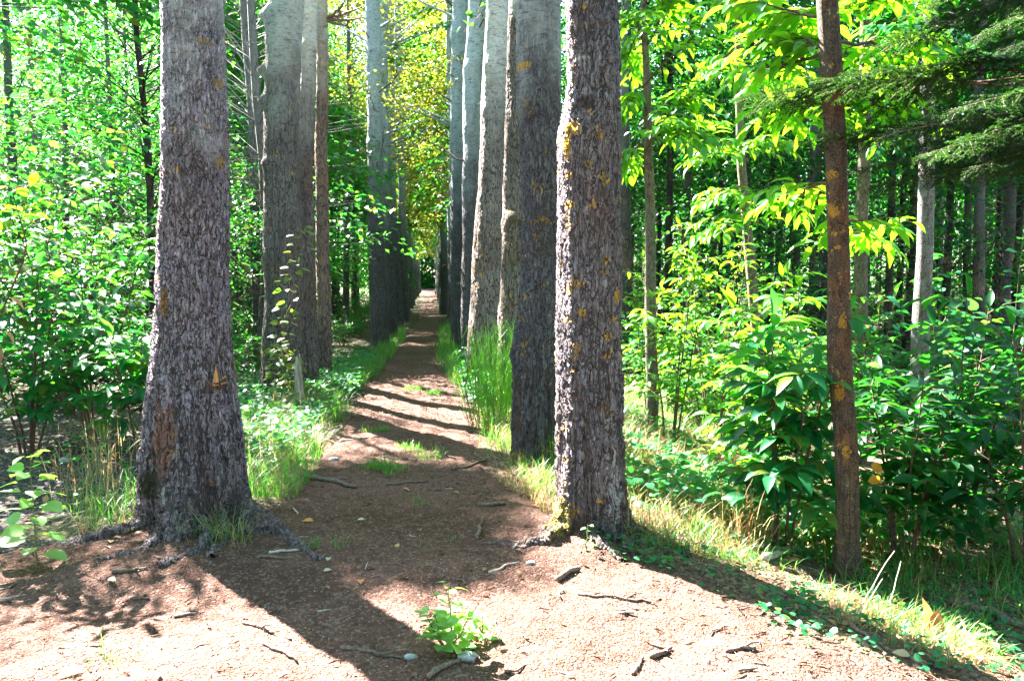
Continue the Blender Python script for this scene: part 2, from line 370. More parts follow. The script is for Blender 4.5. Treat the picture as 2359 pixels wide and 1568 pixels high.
# ------------------------------------------------------------------ ground chosen to be sunlit; crowns are shaped to leave it clear
def lit(x, y, thr=0.0):
    x = np.asarray(x, float); y = np.asarray(y, float)
    n = fbm(x*1.3, y*1.3, 0, 51, 2)*0.5; n2 = fbm(x*.9+9, y*.9, 0, 77, 3)
    fg = (y < 4.15 + .5*n) & (y > -1.5) & ~((x > -.75+.3*n) & (x < .42+.4*n) & (y > 3.85+.3*n))
    fg |= (y < 4.75+.4*n) & (x < -1.75+.2*n) & (x > -3.4) & (y > 0)
    right = (x > .40+.25*n) & (x < 6.5) & (y > 2) & (y < 12.8+.8*n)
    band = (y > 7.2+.6*n+.35*x) & (y < 12.9+.5*n) & (x > np.where(y > 9.8, -1.6, -1.2)+.3*n) & (x < 1.5)
    spot = ((x+.86)**2/.10+(y-5.5)**2/.06 < 1) | ((x-.35)**2/.09+(y-6.2)**2/.25 < 1)
    dap = (n2 > .42)
    far = (y > 12.2) & (n2 > .36)
    leftw = (x < -2.3) & (x > -5) & (y > 6.0) & (y < 8.0) & (n2 > -.05) | (x < -1.6) & (y > 5) & (n2 > .14)
    return fg | right | band | spot | (dap & (y > 4)) | far | leftw
def hits(P):                                   # where the shadow of a point reaches the ground
    return P[:, 0] - P[:, 2]*sun_dir[0]/sun_dir[2], P[:, 1] - P[:, 2]*sun_dir[1]/sun_dir[2]

# ------------------------------------------------------------------ ground and path
def axis(a, b, c, d, fine, n_out):
    inner = np.arange(b, c+1e-6, fine)
    lo = b - (b-a)*(np.linspace(1, 0, n_out, endpoint=False)**2.2); hi = c + (d-c)*(np.linspace(0, 1, n_out+1)[1:]**2.2)
    return np.concatenate([lo, inner, hi])
gx = axis(-300, -5, 6, 300, .07, 60); gy = axis(-40, 1, 14, 500, .07, 70)
PB_Y = np.array([0, 2.2, 3.2, 4.4, 4.9, 5.4, 5.8, 7.2, 9.6, 12, 14.4, 17, 22, 32, 57, 100])
PB_L = np.array([-5.2, -4.8, -4.4, -3.3, -2.2, -1.1, -1.0, -1.08, -1.03, -1.08, -1.0, -.9, -.75, -.6, -.6, -.6])
PB_R = np.array([4.0, 2.9, 1.95, 1.25, 0.95, .68, .62, .56, .57, .46, .25, .2, .25, .4, .55, .6])
def pedge(y):
    y = np.asarray(y, float)
    j = 0.10*fbm(y*1.6, y*0+3.3, 0, 21)*(1-.5*sstep(8, 20, y)); k = 0.10*fbm(y*1.6, y*0+8.1, 0, 22)*(1-.5*sstep(8, 20, y))
    return np.interp(y, PB_Y, PB_L)+j, np.interp(y, PB_Y, PB_R)+k
GX, GY = np.meshgrid(gx, gy)
pl, pr = pedge(GY)
inside = sstep(0, .15, GX-pl)*sstep(0, .15, pr-GX)*(GY < 98)*(GY > .3)
GZ = gz(GX, GY) + .012*fbm(GX*7, GY*7, 0, 31) - .05*inside
nx, ny = len(gx), len(gy)
ii, jj = np.meshgrid(np.arange(nx-1), np.arange(ny-1)); q = jj*nx+ii
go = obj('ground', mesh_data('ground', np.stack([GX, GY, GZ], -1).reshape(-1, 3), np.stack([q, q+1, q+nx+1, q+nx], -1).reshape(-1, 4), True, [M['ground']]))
tag(go, 'brown woodland floor on both sides of the footpath', 'ground', kind='structure')

py_ = np.concatenate([np.arange(.2, 8, .03), np.arange(8, 16, .06), np.geomspace(16, 100, 130)])
ps = np.concatenate([[0, .008, .016], np.linspace(.03, .97, 150), [.984, .992, 1]])
L_, R_ = pedge(py_)
PX = L_[:, None] + (R_-L_)[:, None]*ps[None]; PY = np.repeat(py_[:, None], len(ps), 1)
ed = np.minimum(ps, 1-ps)[None]*(R_-L_)[:, None]
PZ = gz(PX, PY) + .010*fbm(PX*6, PY*6, 0, 33) + .006*fbm(PX*23, PY*23, 0, 35, 2) - .035*(1-sstep(0, .12, ed)) + .008
PZ -= .035*sstep(0.0, 1.0, ed)*sstep(5, 7, PY)
n0, n1 = len(ps), len(py_)
ii, jj = np.meshgrid(np.arange(n0-1), np.arange(n1-1)); q = jj*n0+ii
po = obj('path', mesh_data('path', np.stack([PX, PY, PZ], -1).reshape(-1, 3), np.stack([q, q+1, q+n0+1, q+n0], -1).reshape(-1, 4), True, [M['path']]))
tag(po, 'reddish brown dirt footpath running between two rows of tall trees', 'path', kind='structure')
def pz(x, y):
    l, r = pedge(y); e = np.minimum(x-l, r-x)
    return gz(x, y) + np.where(e > 0.1, .010*fbm(x*6, y*6, 0, 33) + .006*fbm(x*23, y*23, 0, 35, 2) + .008 - .035*sstep(0., 1., e)*sstep(5, 7, y), .012*fbm(x*7, y*7, 0, 31))

# ------------------------------------------------------------------ trunks
def trunk(rows, Y, Htop, seed=0, toes=(), knobs=(), zsink=.12, res=None, squash=1.0, gnarl=.03, toe_w=3.0):
    """A trunk at distance Y from measured outlines rows = (py, xl, xr). Returns base point, vertices (world), faces."""
    zs, xs, rs = [], [], []
    for py, xl, xr in rows:
        p, t = at((xl+xr)/2, py, Y); zs.append(p[2]); xs.append(p[0]); rs.append((xr-xl)/2*t/FPX)
    o = np.argsort(zs); zs = np.array(zs)[o]; xs = np.array(xs)[o]; rs = np.array(rs)[o]
    base = np.array([xs[0], Y, gzf(xs[0], Y)])
    res = res or max(.010, .0017*Y)
    zt = zs[-1] + .2
    Z = np.concatenate([np.arange(base[2]-zsink, zt, res), np.linspace(zt, Htop, 14)])
    sl = np.clip((xs[-1]-xs[0])/max(.5, zs[-1]-zs[0]), -.04, .04)
    X = np.where(Z > zs[-1], xs[-1] + sl*(Z-zs[-1]), np.interp(Z, zs, xs))
    Rr = np.where(Z > zs[-1], rs[-1]*(1-.9*np.clip((Z-zs[-1])/(Htop-zs[-1]), 0, 1)), np.interp(Z, zs, rs))
    X = X + .022*fbm(Z*.8+seed*3.1, Z*0, 0, 90+seed, 2)*np.clip((Z-base[2])/1.0, 0, 1)
    n = int(np.clip(2*math.pi*rs.mean()/res, 16, 190)); a = np.arange(n)*2*math.pi/n
    hz = (Z-base[2])[:, None]
    RR = Rr[:, None]*(1 + gnarl*fbm(np.cos(a)[None]*2.2+seed, np.sin(a)[None]*2.2, Z[:, None]*1.6, seed))
    for (az, amp, dec) in toes:
        da = np.angle(np.exp(1j*(a-az)))
        RR = RR + amp*np.exp(-np.clip(hz+.02, 0, 9)/dec)*np.exp(-(da*toe_w)**2)[None]
    for (z, az, amp, sg) in knobs:
        da = np.angle(np.exp(1j*(a-az)))[None]*Rr[:, None]
        RR = RR + amp*np.exp(-((da)**2+(Z[:, None]-z)**2)/(2*sg*sg))
    V = np.stack([X[:, None]+RR*np.cos(a), Y+RR*np.sin(a)*squash, np.repeat(Z[:, None], n, 1)], -1).reshape(-1, 3)
    m = len(Z); i = np.arange(m-1)[:, None]*n; j = np.arange(n)[None]; k = (j+1) % n
    F = np.stack([i+j, i+k, i+n+k, i+n+j], -1).reshape(-1, 4)
    return base, V, F, (Z, X, Rr)

def limb(A, B, sag=.0, r0=.03, r1=.006, n=7, wob=.04, seed=0):
    t = np.linspace(0, 1, n)[:, None]; A = np.asarray(A, float); B = np.asarray(B, float); L = np.linalg.norm(B-A)
    P = A + (B-A)*t; P[:, 2] += -sag*4*t[:, 0]*(1-t[:, 0])
    rr = np.random.default_rng(seed)
    P[1:-1] += rr.normal(0, wob*L*.4, (n-2, 3))
    return P, np.linspace(r0, r1, n)

def crown_leaves(rng, spr_c, spr_d, per, spread, L, Wr, flat=.30, droop=.25, keep=None):
    """Sprays of leaves: centres spr_c, outward directions spr_d."""
    n = len(spr_c); c = np.repeat(spr_c, per, 0); d = np.repeat(spr_d, per, 0); m = n*per
    side = np.cross(d, [0, 0, 1.0]); side = unit(side)
    al = rng.uniform(-1, 1, m); la = rng.uniform(-1, 1, m)*np.sqrt(1-al*al*.8); ve = rng.normal(0, 1, m)
    P = c + spread*(al[:, None]*d + .7*la[:, None]*side) + np.array([0, 0, 1.0])*(ve*flat*spread*.5 - (al*.35*spread))[:, None]
    D = .6*d + side*np.sign(la)[:, None]*.8 + rng.normal(0, .35, (m, 3)); D[:, 2] -= droop
    N = np.array([0, 0, 1.0]) + rng.normal(0, .38, (m, 3))
    Ls = L*rng.uniform(.65, 1.25, m)
    return P, D, N, Ls, Ls*Wr

ALL_T = []
# alley trees (measured): key, Y, rows, label, extras
PI = math.pi
specs = [
 dict(Y=5.15, rows=[(-40, 373, 507), (0, 373, 508), (200, 371, 512), (400, 369, 513), (600, 367, 517), (750, 363, 524), (850, 357, 531), (950, 351, 540), (1050, 344, 548), (1100, 341, 552), (1150, 338, 557), (1210, 336, 560)],
      toes=[(-.42, .30, .11), (-1.5, .19, .14), (-.95, -.09, .28), (-2.2, -.06, .14), (-2.75, .035, .2), (2.4, .04, .2), (.6, .05, .2)], mat='L1', seed=1, H=15,
      label='thick grey trunk with flared mossy roots at left edge of the path'),
 dict(Y=4.85, rows=[(-40, 1302, 1417), (0, 1302, 1418), (200, 1303, 1420), (280, 1292, 1421), (310, 1287, 1422), (400, 1287, 1424), (600, 1285, 1427), (800, 1284, 1430), (1000, 1286, 1432), (1100, 1287, 1434), (1200, 1284, 1438), (1240, 1280, 1440)],
      toes=[(-2.75, .13, .09), (-1.9, -.03, .2), (-1.25, .06, .1), (-.35, .05, .12), (1.5, .08, .1)], mat='R1', seed=2, H=14,
      label='grey trunk spotted with orange lichen, nearest on the right of the path'),
 dict(Y=6.9, rows=[(-40, 1194, 1292), (0, 1194, 1292), (140, 1190, 1291), (200, 1190, 1291), (300, 1196, 1294), (400, 1203, 1298), (500, 1207, 1301), (600, 1204, 1302), (700, 1199, 1301), (760, 1192, 1300), (800, 1186, 1299), (900, 1184, 1298), (1000, 1180, 1297), (1070, 1177, 1296)],
      toes=[(-2.6, .06, .12), (-1.3, .04, .12), (.4, .06, .12)], mat='R2', seed=3, H=15, knobs=[(.95, 3.0, .03, .05), (3.15, -2.2, .03, .06)],
      label='bowed dark trunk with pale bands, close behind the orange-spotted trunk'),
 dict(Y=9.4, rows=[(-40, 1172, 1228), (0, 1171, 1228), (150, 1166, 1224), (300, 1160, 1220), (450, 1155, 1215), (500, 1157, 1215), (600, 1151, 1212), (700, 1148, 1210), (800, 1145, 1208), (960, 1140, 1206)],
      toes=[(-2.6, .05, .12)], mat='A', seed=4, H=16, knobs=[(2.37, -1.85, .09, .055), (2.30, 2.9, .03, .06), (1.2, 3.0, .02, .1)],
      label='trunk with a snapped knob, just left of the bowed dark trunk'),
 dict(Y=12.2, rows=[(-40, 1119, 1172), (0, 1118, 1171), (150, 1113, 1168), (300, 1105, 1165), (400, 1101, 1163), (500, 1096, 1161), (600, 1090, 1159), (700, 1085, 1158), (800, 1079, 1157), (880, 1073, 1156)],
      toes=[(-2.8, .05, .15), (-1.3, .04, .15)], mat='B', seed=5, H=17, knobs=[(4.2, -2.4, .03, .06), (4.9, -2.2, .04, .07)],
      label='pale leaning trunk with its left edge in full sun beside the green broom'),
 dict(Y=16.5, rows=[(-40, 1077, 1122), (0, 1076, 1121), (150, 1070, 1114), (300, 1065, 1109), (500, 1061, 1105), (700, 1061, 1105), (825, 1062, 1108)],
      toes=[], mat='C', seed=6, H=18, knobs=[(6.0, -2.0, .06, .12)], label='white trunk with dark horizontal marks, fifth in the right-hand row'),
 dict(Y=19.5, rows=[(-40, 1042, 1082), (0, 1041, 1081), (200, 1039, 1077), (400, 1037, 1073), (600, 1036, 1072), (800, 1039, 1074)],
      toes=[], mat='C', seed=7, H=18, knobs=[(7.6, -2.4, .09, .15)], label='white trunk with a dark branch scar, sixth in the right-hand row'),
 dict(Y=10.5, rows=[(-40, 619, 694), (0, 618, 693), (60, 610, 692), (130, 613, 692), (200, 612, 690), (300, 609, 689), (400, 608, 688), (600, 606, 690), (800, 605, 693), (920, 603, 697)],
      toes=[(-2.5, .06, .15), (-.6, .06, .15)], mat='B2', seed=8, H=17, knobs=[(5.0, 3.05, .11, .07), (4.3, 3.1, .10, .06), (3.9, -2.75, .09, .055), (3.1, -2.3, .08, .055)],
      label='half grey, half white trunk with knobs on its side, behind the climbing vine'),
 dict(Y=11.4, rows=[(-40, 692, 730), (0, 693, 729), (100, 693, 728), (300, 690, 725), (500, 688, 722), (700, 689, 726), (920, 686, 734)],
      toes=[(-.6, .07, .14)], mat='B2', seed=9, H=17, knobs=[(4.9, -1.4, .05, .08)], label='narrow whitish trunk in the middle of the left group of three'),
 dict(Y=12.6, rows=[(-40, 729, 753), (0, 729, 753), (100, 727, 754), (300, 726, 753), (500, 726, 755), (700, 727, 758), (880, 729, 765)],
      toes=[(-.8, .05, .14)], mat='W', seed=10, H=17, knobs=[(6.3, -.4, .05, .08)], label='right-hand trunk of the left group of three, with bare twigs at its top'),
 dict(Y=19.8, rows=[(-40, 840, 874), (0, 841, 875), (300, 845, 877), (500, 849, 884), (790, 854, 896)],
      toes=[], mat='C', seed=11, H=19, knobs=[(7.2, -1.2, .06, .1), (5.0, -1.9, .06, .1)], label='white-topped trunk at the front of the dark cluster left of the path'),
 dict(Y=23.5, rows=[(-40, 871, 890), (0, 871, 891), (300, 874, 896), (760, 892, 915)], toes=[], mat='C', seed=12, H=19, label='second trunk in the dark cluster left of the path'),
 dict(Y=27, rows=[(-40, 888, 905), (0, 889, 906), (380, 894, 912), (430, 893, 911), (740, 912, 930)], toes=[], mat='C', seed=13, H=19, label='kinked white trunk in the middle of the dark cluster'),
 dict(Y=32, rows=[(-40, 906, 922), (0, 906, 923), (400, 916, 932), (720, 925, 942)], toes=[], mat='C', seed=14, H=20, label='twiggy trunk on the inner side of the dark cluster'),
]
def blot_at(px, py, Y, base, r, rad):          # a spot on the camera side of a trunk, in the trunk's own coordinates
    p = pt(px, py, Y); return (p[0]-base[0], p[1]-r-base[1], p[2]-base[2])
def base_of(s):
    py, xl, xr = max(s['rows']); p, _ = at((xl+xr)/2, py, s['Y']); return np.array([p[0], s['Y'], gzf(p[0], s['Y'])])
bL1, bR1, bR2 = base_of(specs[0]), base_of(specs[1]), base_of(specs[2])
def B(px, py, s, rx, rz, col, soft=.6, back=.17):
    b = base_of(s); p = pt(px, py, s['Y']-back); return ((p[0]-b[0], p[1]-b[1], p[2]-b[2]), (rx, .22, rz), col, soft)
OR = (.56, .31, .03)
M['L1'] = bark_mat('bark_furrowed', 38, .028, 2.2, 3.7, base=(.275, .235, .29), brown=(.21, .13, .10), brown_amt=.3, orange=.06, white=.7, shift=False, smooth_white=(.40, .39, .40),
    blots=[B(350, 1108, specs[0], .11, .11, (.035, .036, .008), .7), B(350, 1120, specs[0], .09, .08, (.022, .022, .006), .7), B(392, 1130, specs[0], .03, .07, (.50, .47, .44), .8), B(388, 1010, specs[0], .10, .26, (.25, .105, .06), 1.3),  # first two blots: dark moss, with the hollow's shade painted in
           B(470, 95, specs[0], .05, .02, (.36, .24, .10), 1.0), B(495, 185, specs[0], .03, .04, (.36, .22, .06), 1.0), B(500, 370, specs[0], .02, .05, (.38, .22, .05), 1.0),
           B(380, 700, specs[0], .03, .10, (.38, .20, .05), 1.4), B(500, 890, specs[0], .07, .03, (.20, .09, .035), 1.2), B(545, 1170, specs[0], .05, .14, (.03, .026, .028), 1.2)])  # last blot paints the shade in the groove between the roots
M['R1'] = bark_mat('bark_lichen', 32, .026, base=(.195, .168, .19), brown=(.15, .09, .075), brown_amt=.35, orange=.42, white=.6, shift=False,
    blots=[B(1318, 292, specs[1], .045, .05, OR, .7), B(1310, 330, specs[1], .03, .09, OR, 1.5), B(1316, 470, specs[1], .035, .03, OR, 1.2), B(1352, 378, specs[1], .03, .03, (.42, .27, .06), 1.2),
           B(1340, 720, specs[1], .03, .03, OR, 1.2), B(1395, 600, specs[1], .03, .03, OR, 1.2), B(1400, 775, specs[1], .03, .03, OR, 1.2), B(1425, 680, specs[1], .03, .06, OR, 1.2),
           B(1350, 235, specs[1], .07, .05, (.055, .033, .028), 1.0), B(1345, 130, specs[1], .07, .012, (.42, .4, .38), .8),
           B(1400, 975, specs[1], .045, .05, (.46, .42, .42), .8), B(1410, 1110, specs[1], .06, .26, (.44, .40, .43), 2.0), B(1393, 655, specs[1], .022, .03, (.5, .49, .48), .6),
           B(1285, 1210, specs[1], .09, .20, (.24, .19, .015), 1.5), B(1340, 1225, specs[1], .10, .12, (.10, .05, .03), 1.2)])
M['R2'] = bark_mat('bark_banded', 32, .028, 2.7, 4.4, base=(.12, .115, .132), brown=(.12, .085, .07), brown_amt=.3, orange=.40, white=.4, shift=False, smooth_white=(.27, .28, .28),
    blots=[B(1205, 150, specs[2], .07, .04, OR, 1.2), B(1190, 1060, specs[2], .09, .08, (.30, .22, .01), 1.4), B(1192, 940, specs[2], .035, .36, (.10, .06, .045), .6)])
M['A'] = bark_mat('bark_olive', 26, .020, 4.3, 5.5, base=(.18, .15, .135), brown=(.16, .105, .05), brown_amt=.5, orange=.28, shift=False)
M['B'] = bark_mat('bark_pale', 26, .020, 3.0, 5.6, smooth_white=(.40, .40, .39), base=(.22, .185, .175), brown=(.18, .115, .08), brown_amt=.5, orange=.12, shift=False,
    blots=[B(1085, 875, specs[4], .16, .16, (.36, .25, .015), 1.5, .2)])
M['B2'] = bark_mat('bark_halfwhite', 26, .018, 3.2, 5.4, smooth_white=(.32, .335, .32), base=(.135, .12, .12), brown=(.125, .075, .05), brown_amt=.45, orange=.10, shift=True)
M['W'] = bark_mat('bark_warm', 28, .018, 4.0, 6.6, base=(.17, .12, .095), brown=(.17, .095, .055), brown_amt=.6, orange=.1, shift=True, smooth_white=(.28, .28, .25))
M['C'] = bark_mat('bark_white', 22, .020, 2.4, 6.6, smooth_white=(.34, .39, .43), base=(.085, .085, .10), brown=(.09, .06, .06), brown_amt=.2, shift=True)

rngA = np.random.default_rng(5)
def high_crown(base, top, H, z0, n, per, spread, rad, rng, L=.10, filt=True, woods=None):
    z = z0 + (H-z0)*rng.uniform(0, 1, n)**.9; az = rng.uniform(0, 2*PI, n); r = rad*np.sqrt(rng.uniform(.05, 1, n))*(1-.55*(z-z0)/(H-z0))
    d = np.stack([np.cos(az), np.sin(az), 0*az], -1); C = base[:2][None]+d[:, :2]*r[:, None]; C = np.concatenate([C, z[:, None]], 1)
    if filt:
        hx, hy = hits(C); k = ~lit(hx, hy); C, d = C[k], d[k]  # sprays that would shade the chosen sunlit ground are dropped
    if woods is not None:
        for c in C[::3]:
            woods.add(*tube(limb((base[0], base[1], c[2]-.25*abs(c[0]-base[0])-.5), c, r0=.035, r1=.008, n=4)[0], np.linspace(.035, .008, 4), 4))
    return crown_leaves(rng, C, d, per, spread, L, .7) if len(C) else None

for s in specs:
    base, V, F, prof = trunk(s['rows'], s['Y'], s['H'], s['seed'], s['toes'], s.get('knobs', ()), gnarl=.065)
    root = empty('tall_tree', base, s['label'], 'tree', 'tall trees lining the path')
    s['root'] = root; s['base'] = base; s['prof'] = prof
    tm = MB().add(V, F); wd = tm; side = -1 if base[0] < 0 else 1
    r = high_crown(base, None, s['H']+3, 8.5 if s['Y'] < 19 else 5.6, 150 if s['Y'] < 19 else 170, 60, .75, 2.8, rngA, woods=wd)  # crowns thickened to block sky and sun over the avenue
    tm.build('trunk', M[s['mat']], root, True, base)
    Z, X, Rr = prof
    if s['Y'] > 15:                             # bare lower twigs on the distant trunks
        for k in range(9):
            z = rngA.uniform(3.5, 10); xx = np.interp(z, Z, X); a = rngA.uniform(0, 2*PI)
            Ln = rngA.uniform(.6, 1.6); e = np.array([xx+Ln*math.cos(a), s['Y']+Ln*math.sin(a), z+Ln*.55])
            P, rr_ = limb((xx, s['Y'], z), e, .0, .02, .004, 6, .07, int(z*100)); wd = MB(); wd.add(*tube(P, rr_, 4))
            for q in range(3):
                t0 = P[2+q]; P2, r2 = limb(t0, t0+rngA.normal(0, .28, 3)+[0, 0, .15], 0, .008, .003, 4, .05, q); wd.add(*tube(P2, r2, 3))
            wd.build('branch', M['stem'], root, True, base)
    if r is not None:
        MB().add(*leaves(L_DIAM, *r)).build('crown', M['leaf_gold'] if s['Y'] > 18 else M['leaf_far'], root, False, base)

# bare twigs reaching over the path from the left group
s = specs[9]; wd = MB()
A = pt(752, 46, 12.6)
for (px, py, k) in [(840, 12, 1), (800, 60, 2), (838, 40, 3), (790, 8, 4)]:
    P, rr_ = limb(A, pt(px, py, 12.6-.1*k), .02, .035, .008, 8, .05, k); wd = MB(); wd.add(*tube(P, rr_, 5))
    for q in range(4):
        t0 = P[2+q]; P2, r2 = limb(t0, t0+rngA.normal(0, .16, 3)+[.1, 0, .08], 0, .010, .003, 4, .06, q+k*7); wd.add(*tube(P2, r2, 3))
    wd.build('branch', M['twig'], s['root'], True, s['base'])
# torn wood on the mossy trunk, a wedge a little proud of the bark
s = specs[0]; mb = MB()
def front(px, py, s, out=.0):
    Z, X, Rr = s['prof']; p = pt(px, py, s['Y']); r = np.interp(p[2], Z, Rr); x = p[0]-np.interp(p[2], Z, X)
    yy = s['Y'] - math.sqrt(max(r*r-x*x, .0001)) - out
    q = pt(px, py, yy); return q
W3 = [front(x, y, s, o) for x, y, o in [(497, 840, .006), (489, 882, .018), (505, 880, .018), (499, 850, .014), (497, 868, .026)]]
mb.add(W3, [(0, 1, 4), (0, 4, 3), (3, 4, 2), (1, 2, 4)])
for (a, b, c, d) in [(509, 884, 526, 879), (512, 872, 524, 864), (490, 886, 506, 887)]:
    mb.add(*tube([front(a, b, s, .018), front((a+c)/2, (b+d)/2, s, .026), front(c, d, s, .016)], [.005, .004, .001], 6))
o = mb.build('torn_wood', plain_mat('torn_wood', (.30, .14, .05), (.46, .25, .09), 60, stretch=(1, 1, .2)), s['root'], False, s['base'])
o['label'] = 'orange patch of torn bare wood'

for si, rts in ((0, [(-.35, .95, .055), (-1.25, .62, .045), (-1.9, .55, .040), (-2.6, .70, .045), (-.85, .60, .03)]), (1, [(-2.5, .50, .038), (-1.7, .36, .03), (-.6, .50, .038), (-1.1, .40, .028)]), (2, [(-2.2, .55, .04), (-1.4, .45, .03)])):
    s = specs[si]; b = s['base']; rg = np.random.default_rng(70+si)
    for (az, ln, r0) in rts:
        t = np.linspace(0, 1, 16); ang = az+.35*np.sin(t*3+rg.uniform(0, 6))*t; d_ = .20+ln*t; P = np.stack([b[0]+d_*np.cos(ang), b[1]+d_*np.sin(ang), 0*t], -1)
        rr_ = r0*(1-.75*t)*(1+.12*rg.normal(0, 1, 16)); P[:, 2] = pz(P[:, 0], P[:, 1])+rr_*np.interp(t, [0, .3, .8, 1], [1.3, .35, -.1, -1.4])+.012*np.sin(t*9+az)
        MB().add(*tube(P, rr_, 10)).build('root', M[s['mat']], s['root'], True, b)
# the rows going on into the distance: copies of three plain trunks
protos = []
for k in range(3):
    rng = np.random.default_rng(40+k); H = 20
    Z = np.concatenate([np.arange(-.2, 12, .09), np.linspace(12, H, 10)]); n = 20; a = np.arange(n)*2*PI/n
    Rr = .30*(1-.035*np.clip(Z, 0, 20))+.08*np.exp(-np.clip(Z, 0, 9)/.3)
    RR = Rr[:, None]*(1+.06*fbm(np.cos(a)[None]*1.6+k*9, np.sin(a)[None]*1.6, Z[:, None]*.9, 60+k))
    cx = .12*fbm(Z*.16, Z*0, 0, 71+k)
    V = np.stack([cx[:, None]+RR*np.cos(a), RR*np.sin(a), np.repeat(Z[:, None], n, 1)], -1).reshape(-1, 3)
    m = len(Z); i = np.arange(m-1)[:, None]*n; j = np.arange(n)[None]; kk = (j+1) % n
    root = empty('tall_tree', (0, 0, 0), None, 'tree', 'tall trees lining the path')
    MB().add(V, np.stack([i+j, i+kk, i+n+kk, i+n+j], -1).reshape(-1, 4)).build('trunk', M['C'], root, True)
    for q in range(16):
        z = rng.uniform(4, 13); aa = rng.uniform(0, 2*PI); Ln = rng.uniform(.7, 1.8)
        P, rr_ = limb((0, 0, z), (Ln*math.cos(aa), Ln*math.sin(aa), z+Ln*.6), 0, .025, .005, 6, .07, q); MB().add(*tube(P, rr_, 4)).build('branch', M['stem'], root, True)
    r = high_crown(np.zeros(3), None, H+3, 5.0, 150, 50, .6, 3.0, rng, L=.21, filt=False)
    MB().add(*leaves(L_DIAM, *r)).build('crown', M[['leaf_gold', 'leaf_far', 'leaf_gold'][k]], root)
    protos.append(root)
rng = np.random.default_rng(9); k = 0
for side, ys in ((-1, list(np.arange(37, 92, 3.6))), (1, [23.5, 27.5, 31.5] + list(np.arange(35.5, 92, 3.6)))):
    for y in ys:
        x = (-1.28 if side < 0 else .82) + rng.normal(0, .06) - (.15 if side > 0 and y > 40 else 0)*0
        lab = 'distant dark trunk far down the %s row where the path vanishes' % ('left' if side < 0 else 'right')
        src = protos[k % 3]
        if k < 3:
            src.location = (x, y, gzf(x, y)); src.rotation_euler = (0, 0, rng.uniform(0, 6)); c = src; c.scale = (.75,)*3
        else:
            c = dup(src, (x, y, gzf(x, y)), rng.uniform(0, 6), rng.uniform(.62, .8))
        c.rotation_euler = (rng.normal(0, .014), rng.normal(0, .014), rng.uniform(0, 6))
        c['label'] = lab; c['group'] = 'distant trees of the %s row' % ('left' if side < 0 else 'right'); k += 1

# ------------------------------------------------------------------ slender woodland trees
def slender(rng, H, r0, z0, n, per, L, spread, rad, lean=.02, trunk_n=8):
    wd = MB(); Z = np.linspace(-.2, H, 16); ph = rng.uniform(0, 9)
    cx = lean*Z + .10*fbm(Z*.22+ph, Z*0, 0, 5); cyy = .10*fbm(Z*.22+ph, Z*0+5, 0, 6)
    wd.add(*tube(np.stack([cx, cyy, Z], -1), r0*(1-.8*np.clip(Z/H, 0, 1))+.3*r0*np.exp(-np.clip(Z, 0, 9)/.25), trunk_n))
    z = z0+(H*1.02-z0)*rng.uniform(0, 1, n); az = rng.uniform(0, 2*PI, n); rr_ = rad*np.sqrt(rng.uniform(.06, 1, n))*(1-.5*np.clip((z-z0)/(H-z0), 0, 1))
    d = np.stack([np.cos(az), np.sin(az), 0*az], -1)
    ax = np.stack([np.interp(z, Z, cx), np.interp(z, Z, cyy)], -1)
    C = np.concatenate([ax+d[:, :2]*rr_[:, None], z[:, None]], 1)
    for q in range(n):
        b0 = np.array([*ax[q], max(.4, z[q]-.35*rr_[q])])
        P = np.stack([b0, (b0+C[q])/2+[0, 0, .12*rr_[q]], C[q]]); wd.add(*tube(P, [.012, .008, .003], 3))
    return wd, C, d
tree_protos = {}
def make_proto(kind, k, H, r0, z0, n, per, L, spread, rad, leafm, barkm):
    rng = np.random.default_rng(100+k)
    wd, C, d = slender(rng, H, r0, z0, n, per, L, spread, rad)
    root = empty('slender_tree', (0, 0, -50), None, 'tree')
    wd.build('trunk', M[barkm], root, True)
    MB().add(*leaves(L_DIAM, *crown_leaves(rng, C, d, per, spread, L, .62))).build('crown', M[leafm], root)
    root['used'] = 0; tree_protos.setdefault(kind, []).append(root)
make_proto('left', 0, 15, .11, 1.2, 120, 42, .13, .75, 2.6, 'leaf_far', 'bark_thin')
make_proto('left', 1, 13, .09, .8, 120, 42, .13, .75, 2.4, 'leaf_mid', 'bark_thin')
make_proto('left', 2, 17, .14, 2.5, 120, 42, .14, .8, 2.8, 'leaf_far', 'bark_dark')
make_proto('right', 3, 15, .11, 3.0, 140, 42, .13, .7, 2.2, 'leaf_shaded_wood', 'bark_thin')
make_proto('right', 4, 13, .08, 1.0, 100, 42, .12, .7, 2.0, 'leaf_dark', 'bark_dark')
make_proto('right', 5, 17, .13, 4.0, 140, 42, .14, .8, 2.4, 'leaf_shaded_wood', 'bark_thin')
make_proto('right', 6, 9, .06, .5, 90, 42, .12, .7, 1.8, 'leaf_shaded_wood', 'bark_dark')
def place(kind, i, x, y, rz, sc, label, group):
    src = tree_protos[kind][i % len(tree_protos[kind])]
    if not src['used']:
        src['used'] = 1; c = src; c.location = (x, y, gzf(x, y)); c.rotation_euler = (0, 0, rz); c.scale = (sc,)*3
    else: c = dup(src, (x, y, gzf(x, y)), rz, sc)
    c['label'] = label
    if group: c['group'] = group
    return c

taken = [(s['base'][0], s['base'][1]) for s in specs]
def free(x, y, d): return all((x-a)**2+(y-b)**2 > d*d for a, b in taken)
